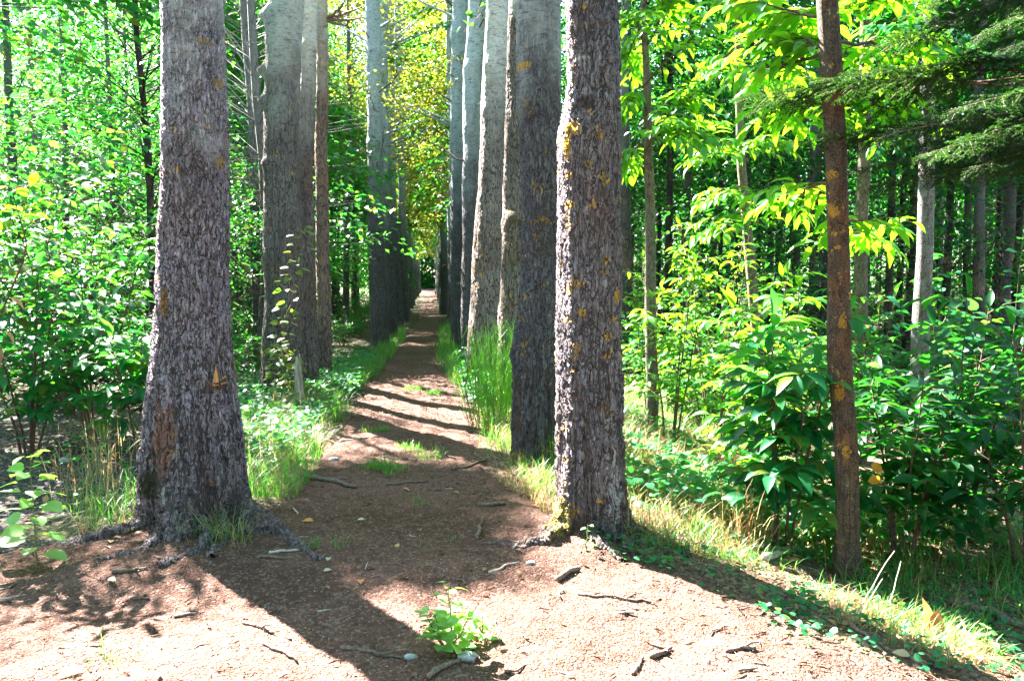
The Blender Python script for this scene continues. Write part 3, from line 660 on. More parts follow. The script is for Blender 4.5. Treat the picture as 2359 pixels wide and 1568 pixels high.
# left trees near the path, each with a crown of its own and gaps cut to let sun onto the chosen ground
rng = np.random.default_rng(12)
near_left = [(45, 15.5, .10, 'slender dark trunk at the far left edge of the woods'), (155, 21, .10, 'thin trunk between two darker trunks in the left woods'),
             (265, 19, .08, 'thin grey trunk standing in the hazy gap of the left woods'), (347, 13.5, .075, 'thin straight trunk just left of the thick mossy-rooted trunk')]
loc = []
for px, Y, r0, lab in near_left: p = pt(px, 600, Y); loc.append((p[0], Y, r0, lab)); taken.append((p[0], Y))
tries = 0
while len(loc) < 58 and tries < 4000:
    tries += 1; x, y = rng.uniform(-19, -3.0), rng.uniform(7.5, 46)
    if x > -.56*y-.3 and y < 13: continue      # keep the left shrub clear
    if free(x, y, 1.5): loc.append((x, y, rng.uniform(.06, .12), None)); taken.append((x, y))
for i, (x, y, r0, lab) in enumerate(loc):
    H = rng.uniform(12, 17); rr = np.random.default_rng(300+i)
    wd, C, d = slender(rr, H, r0, 1.5 if y > 14 else 2.6, 240, 40, .12, .7, 2.6, lean=rr.normal(0, .012))
    zz = rr.uniform(4.5, H+1, 2500); aa = rr.uniform(0, 2*PI, 2500); q_ = 2.9*np.sqrt(rr.uniform(0, 1, 2500))  # extra leaf sprays, added so that their shadow falls on the path
    E = np.stack([q_*np.cos(aa), q_*np.sin(aa), zz], -1); hx, hy = hits(E+[x, y, 0])
    okA = (np.abs(hx+.25) < .58) & (hy > 4.4) & (hy < 6.7)
    okB = (np.abs(hx+.2) < 1.5) & (hy < 45) & (hy > 12)
    for dx, dy in ((0, 0), (.3, 0), (-.3, 0), (0, .45), (0, -.45)): okB &= ~lit(hx+dx, hy+dy)
    E = np.concatenate([E[okA][:46], E[okB][:200]]); e_d = unit(np.stack([E[:, 0], E[:, 1], 0*E[:, 0]], -1))
    Cw = C + [x, y, gzf(x, y)]; hx, hy = hits(Cw); k = ~(lit(hx, hy) & (C[:, 2] > 3.0)); C, d = C[k], d[k]
    root = empty('slender_tree', (x, y, gzf(x, y)), lab or 'slender leafy tree in the woods left of the path', 'tree', 'slender trees in the left woods')
    wd.build('trunk', M['bark_thin' if rr.uniform() < .6 else 'bark_dark'], root, True)
    cm = MB().add(*leaves(L_DIAM, *crown_leaves(rr, C, d, 40, .7, .125, .62)))
    if len(E): cm.add(*leaves(L_DIAM, *crown_leaves(rr, E, e_d, 34, .42, .125, .62)))
    cm.build('crown', M['leaf_far' if i % 3 else 'leaf_mid'], root)
# the woods further back
n = 0; tries = 0
while n < 110 and tries < 6000:
    tries += 1; y = rng.uniform(14, 52); x = rng.uniform(-.62*y-4, -3.4)
    if y < 30 and x > -20: continue
    if free(x, y, 1.5): taken.append((x, y)); place('left', n, x, y, rng.uniform(0, 6), rng.uniform(.62, 1.0), 'slender leafy tree in the woods left of the path', 'slender trees in the left woods'); n += 1
# right woods; measured trunks first
right_m = [(1438, 14, 5), (1458, 22, 3), (1540, 20, 4), (1570, 16, 3), (1610, 24, 3), (1655, 18, 4), (1770, 15, 4), (1800, 21, 3), (1825, 17, 3), (1876, 13, 5), (2050, 12, 4), (2092, 14, 4), (2175, 12.5, 4), (2232, 16, 3), (2258, 11.5, 3),
           (2290, 17, 4), (2318, 12, 5), (2345, 14, 4), (1695, 26, 3), (1745, 19, 4)]
for i, (px, Y, k) in enumerate(right_m):
    p = pt(px, 650, Y); taken.append((p[0], Y))
    place('right', k-3, p[0], Y, rng.uniform(0, 6), rng.uniform(.85, 1.1), 'slender tree in the shady woods right of the path', 'slender trees in the right woods')
n = 0; tries = 0
while n < 125 and tries < 9000:
    tries += 1; y = rng.uniform(11.5, 52); x = rng.uniform(2.6 if y > 16 else 4.5, .86*y+4)
    if free(x, y, 1.15): taken.append((x, y)); place('right', n, x, y, rng.uniform(0, 6), rng.uniform(.75, 1.15), 'slender tree in the shady woods right of the path', 'slender trees in the right woods'); n += 1

n = 0; tries = 0; rng = np.random.default_rng(61)  # unseen trees added behind the viewpoint to cut the sky light
while n < 44 and tries < 4000:
    tries += 1; a = rng.uniform(R(95), R(265)); d_ = rng.uniform(6, 17); x, y = d_*math.sin(a), d_*math.cos(a)
    if free(x, y, 1.3) and abs(x+.2) > 1.6: taken.append((x, y)); place('right', n, x, y, rng.uniform(0, 6), rng.uniform(.9, 1.2), 'unseen slender tree added behind the viewpoint to block sky light', 'unseen trees added behind the viewpoint'); n += 1
for i, (x, y) in enumerate([(-2.6, 96), (.4, 99), (2.8, 95), (-1.0, 103), (1.6, 104), (-4.5, 100), (4.8, 101)]):
    place('right', (2, 0, 3)[i % 3], x, y, i*1.7, .8+.05*(i % 4), 'far tree with low leaves closing the end of the avenue', 'trees closing the end of the avenue')
make_proto('gold', 7, 16, .10, 5, 170, 42, .14, .75, 2.6, 'leaf_gold', 'bark_thin')
for i, (px, Y) in enumerate([(795, 25), (765, 33)]):
    p = pt(px, 500, Y); place('gold', i, p[0], Y, i*2.0, 1.0, ['yellowing tree seen between the left group and the dark cluster', 'farther yellowing tree behind the left group of trunks'][i], None); 
# far-off wood, one mass of leaves
rng = np.random.default_rng(15); n = 190000
ang = rng.uniform(-R(50), R(58), n); dist = rng.uniform(54, 85, n)
P = np.stack([np.sin(ang)*dist, np.cos(ang)*dist, 0*ang], -1); cl = fbm(P[:, 0]*.25, P[:, 1]*.25, 0, 81)
P[:, 2] = gz(P[:, 0], P[:, 1])*0 + rng.uniform(0, 1, n)**.8*(15+5*cl)
keep = ~((np.abs(P[:, 0]+.2) < 2.2) & (P[:, 1] < 100)) & (fbm(P[:, 0]*.5, P[:, 1]*.5, P[:, 2]*.6, 83) > -.25)
P = P[keep]
P2 = np.stack([rng.uniform(-10, 10, 70000), rng.uniform(97, 112, 70000), .8+26*rng.uniform(0, 1, 70000)**1.5], -1); P = np.concatenate([P, P2])
D = rng.normal(0, 1, (len(P), 3)); D[:, 2] *= .4; N = np.array([0, 0, 1.])+rng.normal(0, .5, (len(P), 3)); L = rng.uniform(.28, .5, len(P))
o = MB().add(*leaves(L_DIAM, P, D, N, L, L*.7)).build('distant_woods', M['leaf_shaded_wood'])
tag(o, 'far-off leafy woods closing the view behind the trees', 'woods', kind='stuff')

# ------------------------------------------------------------------ undergrowth shrubs and saplings with broad leaves
def shoot(lv, P, L, rng, k, ll, wr, droop=.2, size_tip=1.0, nup=.25, start=.12):
    """Leaves on alternate sides along the polyline P."""
    P = np.asarray(P); t = np.linspace(start, 1, k); seg = np.linspace(0, 1, len(P))
    pos = np.stack([np.interp(t, seg, P[:, i]) for i in range(3)], -1)
    T = unit(np.stack([np.interp(t, seg, np.gradient(P[:, i])) for i in range(3)], -1))
    S = np.cross(T, [0, 0, 1.0]); S = np.where(np.linalg.norm(S, axis=1)[:, None] < .25, unit(rng.normal(0, 1, (k, 3))*[1, 1, .1]), unit(S))
    sg = np.where(np.arange(k) % 2, 1, -1)[:, None]
    D = T*.55+S*sg*.9+rng.normal(0, .22, (k, 3)); D[:, 2] -= droop; D[-1] = T[-1]+[0, 0, -droop]
    N = np.array([0, 0, 1.0])+rng.normal(0, nup, (k, 3))
    Ls = ll*rng.uniform(.7, 1.2, k)*(1-(1-size_tip)*t)
    for a, b in zip(lv, (pos, D, N, Ls, Ls*wr)): a.append(b)
def flush(lv): return [np.concatenate(a) for a in lv]
def sapling(base, H, rng, stems=3, spread=.5, nb=9, bl=.6, k=9, ll=.14, wr=.40, lean=(0, 0), stem_r=.012, z0=.18, droop=.25):
    """Bushy young tree: stems with side shoots. base at the origin."""
    wd = MB(); lv = [[], [], [], [], []]
    for s_ in range(stems):
        a = rng.uniform(0, 2*PI) if stems > 1 else 0; sp = spread*rng.uniform(.4, 1)*(stems > 1)
        h = H*rng.uniform(.72, 1.0) if s_ else H
        top = np.array([math.cos(a)*sp+lean[0]*h, math.sin(a)*sp+lean[1]*h, h]); b0 = np.array([math.cos(a), math.sin(a), 0])*.06*min(stems-1, 1)
        t = np.linspace(0, 1, 8)[:, None]; P = b0+(top-b0)*t**[1.25, 1.25, 1]; P[:, :2] += rng.normal(0, .015*H*.5, (8, 2))*t
        P[0, 2] = -.05
        wd.add(*tube(P, np.linspace(stem_r, stem_r*.25, 8), 5))
        for q in range(nb):
            tt = z0+(1-z0)*(q+rng.uniform(0, 1))/nb; o_ = np.array([np.interp(tt, t[:, 0], P[:, i]) for i in range(3)])
            az = q*2.4+rng.uniform(-.5, .5)+a; l_ = bl*(1.05-.65*tt)*rng.uniform(.7, 1.25)
            e = o_+l_*np.array([math.cos(az), math.sin(az), rng.uniform(.15, .55)])
            B_ = np.stack([o_, o_+(e-o_)*.5+[0, 0, .05*l_], e-[0, 0, .10*l_]]); wd.add(*tube(B_, [stem_r*.45, stem_r*.3, .0018], 4))
            shoot(lv, B_, l_, rng, max(4, int(k*(1.15-.5*tt))), ll, wr, droop)
        shoot(lv, P[5:], 0, rng, 6, ll, wr, droop*.6)
    return wd, lv
def put_sapling(name, base, label, leafm, cat='shrub', group=None, shape=None, stemm='stem', seed=0, **kw):
    rng = np.random.default_rng(seed); wd, lv = sapling(base, rng=rng, **kw)
    root = empty(name, base, label, cat, group)
    wd.build('stem', M[stemm], root, True)
    MB().add(*leaves(shape or L_LONG, *flush(lv))).build('foliage', M[leafm], root, True)
    return root
def on(px, py, Y=None):
    if Y is None: return gnd(px, py)
    p = pt(px, py, Y); return np.array([p[0], Y, gzf(p[0], Y)])
# left
put_sapling('leafy_shrub', on(215, 900, 8.2), 'big broad-leaved shrub on the left, reaching toward the thick mossy-rooted trunk', 'leaf_mid', seed=1, H=2.55, stems=6, spread=1.0, nb=14, bl=.75, k=10, ll=.165, wr=.46, stem_r=.016)
put_sapling('leafy_shrub', on(60, 900, 7.4), 'low broad-leaved shrub against the left edge of the photo', 'leaf_mid', seed=2, H=1.7, stems=6, spread=.8, nb=11, bl=.65, k=10, ll=.16, wr=.48, stem_r=.013)
put_sapling('leafy_shrub', on(320, 900, 7.2), 'dark leafy shrub directly behind the thick mossy-rooted trunk', 'leaf_mid', seed=3, H=1.25, stems=5, spread=.55, nb=9, bl=.5, k=10, ll=.18, wr=.48, stem_r=.012)
put_sapling('leafy_shrub', on(150, 900, 9.6), 'hazy blue-green shrub standing behind the big broad-leaved shrub', 'leaf_mid', seed=4, H=2.9, stems=5, spread=1.0, nb=12, bl=.8, k=10, ll=.18, wr=.42, stem_r=.016)
# right
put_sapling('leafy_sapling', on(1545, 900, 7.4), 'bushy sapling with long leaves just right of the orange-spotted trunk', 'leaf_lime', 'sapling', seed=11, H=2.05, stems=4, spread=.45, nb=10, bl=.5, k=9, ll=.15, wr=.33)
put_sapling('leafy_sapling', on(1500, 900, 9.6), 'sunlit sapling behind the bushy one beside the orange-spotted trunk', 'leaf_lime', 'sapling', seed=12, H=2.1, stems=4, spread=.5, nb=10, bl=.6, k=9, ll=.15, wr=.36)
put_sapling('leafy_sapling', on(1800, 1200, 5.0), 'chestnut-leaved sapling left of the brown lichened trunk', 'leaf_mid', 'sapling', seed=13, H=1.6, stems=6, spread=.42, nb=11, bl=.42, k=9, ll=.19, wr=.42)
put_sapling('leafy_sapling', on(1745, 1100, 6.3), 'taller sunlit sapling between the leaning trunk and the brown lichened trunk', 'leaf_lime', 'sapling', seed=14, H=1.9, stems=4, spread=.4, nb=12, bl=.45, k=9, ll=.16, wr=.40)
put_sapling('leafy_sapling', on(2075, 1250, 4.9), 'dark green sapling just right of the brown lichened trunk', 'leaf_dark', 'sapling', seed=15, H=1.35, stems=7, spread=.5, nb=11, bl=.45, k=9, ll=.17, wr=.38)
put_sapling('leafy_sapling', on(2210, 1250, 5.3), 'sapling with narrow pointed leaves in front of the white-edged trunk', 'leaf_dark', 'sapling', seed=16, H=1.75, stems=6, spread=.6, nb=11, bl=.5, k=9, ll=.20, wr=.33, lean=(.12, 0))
put_sapling('leafy_sapling', on(2370, 1250, 4.6), 'shaded sapling cut off by the right edge of the photo', 'leaf_dark', 'sapling', seed=17, H=1.7, stems=6, spread=.5, nb=11, bl=.5, k=9, ll=.17, wr=.36)
put_sapling('leafy_sapling', on(2270, 1000, 7.4), 'upright sapling with round leaves behind the narrow-leaved one', 'leaf_mid', 'sapling', seed=18, H=2.2, stems=5, spread=.7, nb=11, bl=.5, k=8, ll=.12, wr=.75, shape=L_HEART)
put_sapling('leafy_sapling', on(1650, 900, 8.2), 'tall loose lime-green sapling under the leaning slender trunk', 'leaf_lime', 'sapling', seed=21, H=2.5, stems=4, spread=.6, nb=12, bl=.6, k=8, ll=.15, wr=.32)
put_sapling('leafy_sapling', on(1860, 900, 6.8), 'loose lime-green sapling seen just left of the brown lichened trunk', 'leaf_lime', 'sapling', seed=22, H=1.9, stems=3, spread=.5, nb=11, bl=.55, k=8, ll=.16, wr=.32)
put_sapling('leafy_sapling', on(1960, 1000, 7.2), 'sapling behind the brown lichened trunk', 'leaf_mid', 'sapling', seed=19, H=1.8, stems=5, spread=.6, nb=11, bl=.5, k=9, ll=.15, wr=.38)
# undergrowth: copies of four shrubs
ug = []
for k, (H, ll, lm) in enumerate([(.9, .11, 'leaf_mid'), (1.2, .12, 'leaf_dark'), (.7, .10, 'leaf_far'), (1.5, .13, 'leaf_mid')]):
    r_ = put_sapling('undergrowth_shrub', (0, 0, -50), 'low leafy shrub in the undergrowth', lm, seed=30+k, H=H, stems=6, spread=.5*H+.1, nb=9, bl=.5, k=8, ll=ll, wr=.5, shape=L_DIAM)
    r_['used'] = 0; ug.append(r_)
rng = np.random.default_rng(31); n = 0; tries = 0
while n < 270 and tries < 9000:
    tries += 1; y = 9+rng.uniform(0, 1)**1.5*30
    x = rng.uniform(-.6*y, .8*y) if n % 5 else rng.uniform(-6, -1.8)
    if -1.75 < x < 1.35 or (x < 0 and y < 11 and x > -2.3) or (x < -2 and y < 10.5 and x > -.58*y) : continue
    if x > 0 and y < 11.5 and x < 3.0: continue
    src = ug[n % 4]; sc = rng.uniform(.6, 1.15)*(.75 if abs(x+.2) < 3.2 else 1); lab = 'low leafy shrub in the undergrowth %s of the path' % ('left' if x < 0 else 'right')
    if not src['used']: src['used'] = 1; c = src; c.location = (x, y, gzf(x, y)); c.scale = (sc,)*3
    else: c = dup(src, (x, y, gzf(x, y)), rng.uniform(0, 6), sc)
    c['label'] = lab; c['group'] = 'shrubs in the %s undergrowth' % ('left' if x < 0 else 'right'); n += 1

# ------------------------------------------------------------------ nearer slender trees on the right, with leafy boughs
def bough(lv, wd, A, Bp, rng, nsh=7, shl=.5, k=8, ll=.16, wr=.36, sag=-.05, r0=.014, droop=.3, k_end=8):
    P, rr_ = limb(A, Bp, sag, r0, .003, 9, .03, int(rng.integers(1e6))); wd.add(*tube(P, rr_, 5))
    T = unit(np.asarray(Bp)-np.asarray(A)); S = unit(np.cross(T, [0, 0, 1.0]))
    for q in range(nsh):
        t = .25+.72*q/nsh; o_ = np.array([np.interp(t, np.linspace(0, 1, 9), P[:, i]) for i in range(3)])
        sd = 1 if q % 2 else -1; l_ = shl*(1.1-.5*t)*rng.uniform(.7, 1.2)
        e = o_+l_*(T*.7+S*sd*.7+np.array([0, 0, rng.uniform(-.25, .25)]))
        B_ = np.stack([o_, (o_+e)/2+[0, 0, .04*l_], e-[0, 0, .12*l_]]); wd.add(*tube(B_, [.005, .0035, .0015], 4)); shoot(lv, B_, l_, rng, k, ll, wr, droop)
    shoot(lv, P[5:], 0, rng, k_end, ll, wr, droop)
tr = [
 dict(Y=8.0, rows=[(-40, 1474, 1485), (0, 1475, 1487), (100, 1476, 1491), (200, 1479, 1497), (400, 1482, 1504), (600, 1487, 1511), (760, 1487, 1514), (900, 1487, 1516)], H=7, mat='S1', label='slender olive trunk with big sunlit leaves, right of the orange-spotted trunk',
      boughs=[(1485, 330, 1600, 215, 7.4), (1482, 200, 1640, 60, 7.2), (1482, 120, 1560, 20, 7.8), (1480, 60, 1440, 150, 8.2), (1486, 330, 1440, 380, 8.2), (1488, 300, 1640, 330, 7.2), (1486, 350, 1560, 290, 7.4), (1480, 200, 1440, 250, 8.0), (1480, 20, 1520, -40, 7.5), (1482, 100, 1450, 40, 7.6)], lm='leaf_lime'),
 dict(Y=9.0, rows=[(-40, 1684, 1698), (0, 1686, 1701), (200, 1690, 1707), (350, 1697, 1716), (500, 1705, 1727), (650, 1715, 1740), (800, 1728, 1748), (900, 1734, 1752)], H=8, mat='S1', label='leaning slender trunk with leaf sprays hanging at half height',
      boughs=[(1700, 360, 1560, 280, 8.2), (1700, 360, 1800, 330, 8.0), (1708, 480, 1640, 540, 8.6), (1703, 430, 1650, 460, 8.4), (1695, 180, 1800, 40, 7.6), (1692, 120, 1640, 170, 8.6), (1700, 330, 1620, 370, 8.0), (1692, 60, 1740, -40, 8.6)], lm='leaf_lime'),
 dict(Y=4.55, rows=[(-40, 1888, 1936), (0, 1889, 1937), (130, 1890, 1940), (250, 1893, 1940), (400, 1896, 1943), (600, 1902, 1950), (800, 1907, 1961), (1000, 1922, 1974), (1150, 1926, 1977), (1250, 1924, 1979), (1320, 1918, 1984)], H=7, mat='T3', label='brown trunk patched with orange lichen among saplings on the right',
      boughs=[(1920, 60, 1700, 20, 5.4), (1920, 130, 1720, 200, 5.6), (1920, 100, 2120, 150, 5.2), (1920, 140, 1810, 90, 5.0), (1920, 0, 2060, 10, 5.4), (1925, 420, 1800, 480, 5.6), (1925, 180, 2080, 300, 5.0), (1915, 200, 1790, 300, 5.6), (1920, -20, 1830, 100, 5.8), (1930, 500, 2010, 560, 5.4)], lm='leaf_lime'),
 dict(Y=7.5, rows=[(-40, 1981, 2011), (100, 1980, 2010), (450, 1972, 1999), (700, 1967, 1996), (850, 1965, 1996), (1000, 1964, 1998)], H=8, mat='S1', label='dark trunk half hidden right behind the brown lichened trunk', boughs=[(1990, 200, 2100, 100, 6.8), (1990, 100, 2050, 20, 7.2), (1985, 300, 2090, 330, 7.0)], lm='leaf_mid'),
 dict(Y=6.5, rows=[(-40, 2128, 2158), (100, 2123, 2153), (380, 2113, 2146), (600, 2108, 2144), (760, 2104, 2142), (900, 2104, 2141), (1000, 2103, 2141), (1100, 2100, 2143)], H=8, mat='S2', label='pale trunk with a white sunlit left edge near the right side', boughs=[(2140, 60, 2260, 140, 6.0), (2135, 120, 2060, 60, 6.2), (2140, 20, 2210, -30, 5.9)], lm='leaf_mid'),
]
def BT(px, py, i, rx, rz): 
    s = tr[i]; b = base_of(s); p = pt(px, py, s['Y']-.06); return ((p[0]-b[0], p[1]-b[1], p[2]-b[2]), (rx, .08, rz), (.55, .28, .03), 1.4)
M['S1'] = bark_mat('bark_smooth_olive', 60, .006, base=(.19, .16, .11), crack=(.05, .04, .03), brown=(.16, .12, .05), orange=.15, white=.5, stretch=.8, disp=False)
M['S2'] = bark_mat('bark_smooth_pale', 60, .006, base=(.24, .22, .22), crack=(.06, .05, .045), brown=(.20, .12, .07), orange=.1, white=.6, stretch=.9, disp=False)
M['T3'] = bark_mat('bark_smooth_brown', 55, .006, base=(.115, .075, .052), crack=(.03, .02, .015), brown=(.18, .072, .026), brown_amt=.6, orange=.22, white=.5, stretch=.9, disp=False, shift=False,
    blots=[BT(1912, 402, 2, .05, .04), BT(1918, 482, 2, .045, .055), BT(1915, 520, 2, .02, .02), BT(1930, 570, 2, .02, .015), BT(1935, 640, 2, .012, .012), BT(1940, 740, 2, .03, .045), BT(1935, 900, 2, .03, .06), BT(1950, 1040, 2, .025, .04), BT(1930, 310, 2, .012, .012), BT(1915, 150, 2, .012, .012)])
rngB = np.random.default_rng(77)
for i, s in enumerate(tr):
    base, V, F, prof = trunk(s['rows'], s['Y'], s['H'], 20+i, gnarl=.04, zsink=.3)
    root = empty('slender_tree', base, s['label'], 'tree')
    MB().add(V, F).build('trunk', M[s['mat']], root, True, base)
    lv = [[], [], [], [], []]
    for (ax, ay, bx_, by_, bY) in s['boughs']:
        A = pt(ax, ay, s['Y']); Bp = pt(bx_, by_, bY)
        wd = MB(); bough(lv, wd, A, Bp, rngB, ll=.17, shl=.42, nsh=8, k=8); wd.build('branch', M['stem'], root, True, base)
    MB().add(*leaves(L_LONG, *flush(lv))).build('crown', M[s['lm']], root, True, base)

# ------------------------------------------------------------------ fir with dark boughs reaching in from the right
def fir_bough(rng, L):
    """Flat bough along +x, drooping: wood and needles."""
    wd = MB(); tv = []
    t = np.linspace(0, 1, 14); P = np.stack([t*L, .04*np.sin(t*5)*L*.5, -.12*L*t*t], -1); wd.add(*tube(P, np.linspace(.010, .002, 14), 5))
    segs = []
    segs.append((P[6], P[13]))
    for q in range(int(L/.042)):
        tt = .12+.86*q/(L/.042); o_ = np.array([np.interp(tt, t, P[:, i]) for i in range(3)])
        sd = 1 if q % 2 else -1; l_ = (.10+.42*(1-tt)**.8*min(1, tt*3.5))*rng.uniform(.75, 1.15)
        d = unit(np.array([.75, sd*rng.uniform(.35, .8), rng.uniform(-.75, .05)])); e = o_+l_*d; segs.append((o_, e)); wd.add(*tube([o_, e], [.003, .001], 3))
        s_ = np.cross(d, [0, 0, 1.0])
        for m in range(int(l_/.045)):
            u = (m+.6)/(l_/.045); c = o_+(e-o_)*min(u, 1); ss_ = 1 if m % 2 else -1
            l2 = (.03+.13*(1-u))*rng.uniform(.7, 1.1); d2 = unit(d*.7+s_*ss_*.65+[0, 0, rng.uniform(-.5, .1)])
            segs.append((c, c+l2*d2))
    Pn, Dn, Nn = [], [], []
    for a, b in segs:
        l_ = np.linalg.norm(b-a); k = max(3, int(l_/.0042)); u = rng.uniform(0, 1, k)[:, None]; d = (b-a)/l_; s_ = unit(np.cross(d, [0, 0, 1.0])[None])[0]
        sg = rng.choice([-1, 1], k)[:, None]
        Pn.append(a+(b-a)*u); Dn.append(d*.5+s_*sg*.85+np.array([0, 0, 1.])*rng.normal(.12, .22, k)[:, None]); Nn.append(np.array([0, 0, 1.])+rng.normal(0, .4, (k, 3)))
    Pn, Dn, Nn = map(np.concatenate, (Pn, Dn, Nn))
    return wd, (Pn, Dn, Nn, rng.uniform(.016, .027, len(Pn)), np.full(len(Pn), .0055))
fb = np.array([4.9, 4.0, gzf(4.9, 4.0)])
fir = empty('fir_tree', fb, 'dark fir whose drooping boughs hang into the upper right corner', 'tree')
Z = np.linspace(-.2, 9, 20); MB().add(*tube(np.stack([0*Z, 0*Z, Z], -1), .16*(1-.09*np.clip(Z, 0, 10)), 12)).build('trunk', M['bark_dark'], fir, True)
fprot = []
for k, L in enumerate((2.2, 1.9, 1.6)):
    rng = np.random.default_rng(200+k); wd, nd = fir_bough(rng, L)
    fprot.append((wd.data('branch', M['stem'], True), mesh_data('needles', *leaves((L_DIAM[0], L_DIAM[1]), *nd), False, [M['needle']]), L))
# (tip px, tip py, tip Y, root px, root py, root Y, proto)
fir_list = [(1690, 235, 4.7, 2250, 190, 4.2, 0), (1890, 215, 4.1, 2420, 170, 4.0, 1), (1830, 330, 4.6, 2330, 300, 4.1, 0), (1960, 400, 4.3, 2420, 330, 4.0, 1), (2060, 330, 3.7, 2500, 240, 3.9, 2),
            (2120, 420, 4.1, 2520, 350, 3.9, 2), (2000, 300, 4.4, 2480, 270, 4.0, 0), (2210, 260, 3.5, 2600, 180, 3.8, 2), (2010, 110, 4.2, 2450, -10, 4.0, 1), (2080, 40, 4.0, 2500, -90, 3.9, 1), (2160, 150, 3.9, 2560, 40, 3.9, 2), (2240, 90, 3.6, 2600, -40, 3.8, 2),
            (1940, 20, 4.4, 2400, -110, 4.1, 1), (2240, 400, 3.7, 2560, 300, 3.8, 2)]
_r = np.random.default_rng(88)
fir_list += [(tx+_r.uniform(-20, 190), ty+_r.uniform(-45, 45), tY+_r.uniform(-.3, .4), rx+60, ry+_r.uniform(-40, 30), rY+_r.uniform(-.1, .3), 2-k) for (tx, ty, tY, rx, ry, rY, k) in fir_list]
for i, (tx, ty, tY, rx, ry, rY, k) in enumerate(fir_list):
    A = pt(rx, ry, rY); T = pt(tx, ty, tY); d = T-A; wdm, ndm, L = fprot[k]
    sc = np.linalg.norm(d)/L/1.005; dz = d[2]+.12*L*sc
    ang = math.atan2(d[1], d[0]); el = math.asin(np.clip(dz/(L*sc), -1, 1))
    b = obj('bough', wdm, fir, A-fb); b.rotation_euler = (rngB.uniform(-.7, .7), -el, ang); b.scale = (sc,)*3
    nn = obj('needles', ndm, b)
    A2 = A-fb                                    # limb from the fir's trunk out to where the bough starts
    P, rr_ = limb((0, 0, A2[2]+.25), A2, 0, .022, .010*sc, 5, .02, i); MB().add(*tube(P, rr_, 6)).build('branch', M['stem'], fir, True)

# ------------------------------------------------------------------ seedlings, vine, broom, dead stem
def seedling(name, base, H, rng, label, nl, ll, leafm='leaf_seed', lean=(0, 0), stems=1, cat='seedling', wr=.85, z0=.15, spread=.06, tilt=(-.35, .25)):
    root = empty(name, base, label, cat); wd = MB(); lv = [[], [], [], [], []]
    for s_ in range(stems):
        a = rng.uniform(0, 2*PI); h = H*(1 if s_ == 0 else rng.uniform(.55, .9)); sp = spread*(s_ > 0)
        P = np.stack([np.array([0, 0, -.03]), np.array([lean[0]*.3+math.cos(a)*sp*.6, lean[1]*.3+math.sin(a)*sp*.6, h*.5]), np.array([lean[0]+math.cos(a)*sp, lean[1]+math.sin(a)*sp, h])])
        P = np.stack([np.interp(np.linspace(0, 1, 7), [0, .5, 1], P[:, i]) for i in range(3)], -1); P[1:-1] += rng.normal(0, .006, (5, 3))
        wd.add(*tube(P, np.linspace(.005, .002, 7), 5))
        for q in range(nl):
            t = z0+(1-z0)*(q+.5)/nl; o_ = np.array([np.interp(t, np.linspace(0, 1, 7), P[:, i]) for i in range(3)])
            az = q*2.4+rng.uniform(-.4, .4); pl_ = ll*rng.uniform(.35, .8)*(1.1-.5*t)
            e = o_+pl_*np.array([math.cos(az), math.sin(az), .35]); wd.add(*tube([o_, e], [.0018, .001], 4))
            lv[0].append(e[None]); lv[1].append(np.array([[math.cos(az), math.sin(az), rng.uniform(*tilt)]])); lv[2].append(np.array([[0, 0, 1.]])+rng.normal(0, .35, (1, 3)))
            l_ = ll*rng.uniform(.7, 1.15)*(1.1-.45*t); lv[3].append(np.array([l_])); lv[4].append(np.array([l_*wr]))
    wd.build('stem', M['stem_green'], root, True); MB().add(*leaves(L_HEART, *flush(lv))).build('foliage', M[leafm], root, True)
    return root
b = gnd(82, 1312); b[2] = float(pz(b[0], b[1])); seedling('poplar_seedling', b, .66, np.random.default_rng(1), 'tall sunlit seedling with heart-shaped leaves at the lower left', 30, .14)
b = gnd(1035, 1500); b[2] = float(pz(b[0], b[1])); seedling('poplar_seedling', b, .30, np.random.default_rng(2), 'bushy bright seedling in the middle of the path foreground', 15, .076, stems=5, spread=.10, tilt=(-.15, .35))
b = gnd(1112, 1480); b[2] = float(pz(b[0], b[1])); seedling('poplar_seedling', b, .13, np.random.default_rng(3), 'small sprig just right of the bushy bright seedling', 9, .06, stems=2, spread=.05)
b = gnd(1352, 1268); seedling('poplar_seedling', b, .16, np.random.default_rng(4), 'tiny seedling at the foot of the orange-spotted trunk', 6, .045)
b = gnd(2270, 1500); seedling('poplar_seedling', b, .14, np.random.default_rng(6), 'small pale seedling in the lower right corner', 8, .05)
b = gnd(2300, 900) if False else on(2310, 1000, 6.0); seedling('poplar_seedling', b, 2.3, np.random.default_rng(7), 'tall thin-stemmed sapling with sparse round leaves near the right edge', 34, .11, 'leaf_mid', (.1, 0), 3, spread=.3)
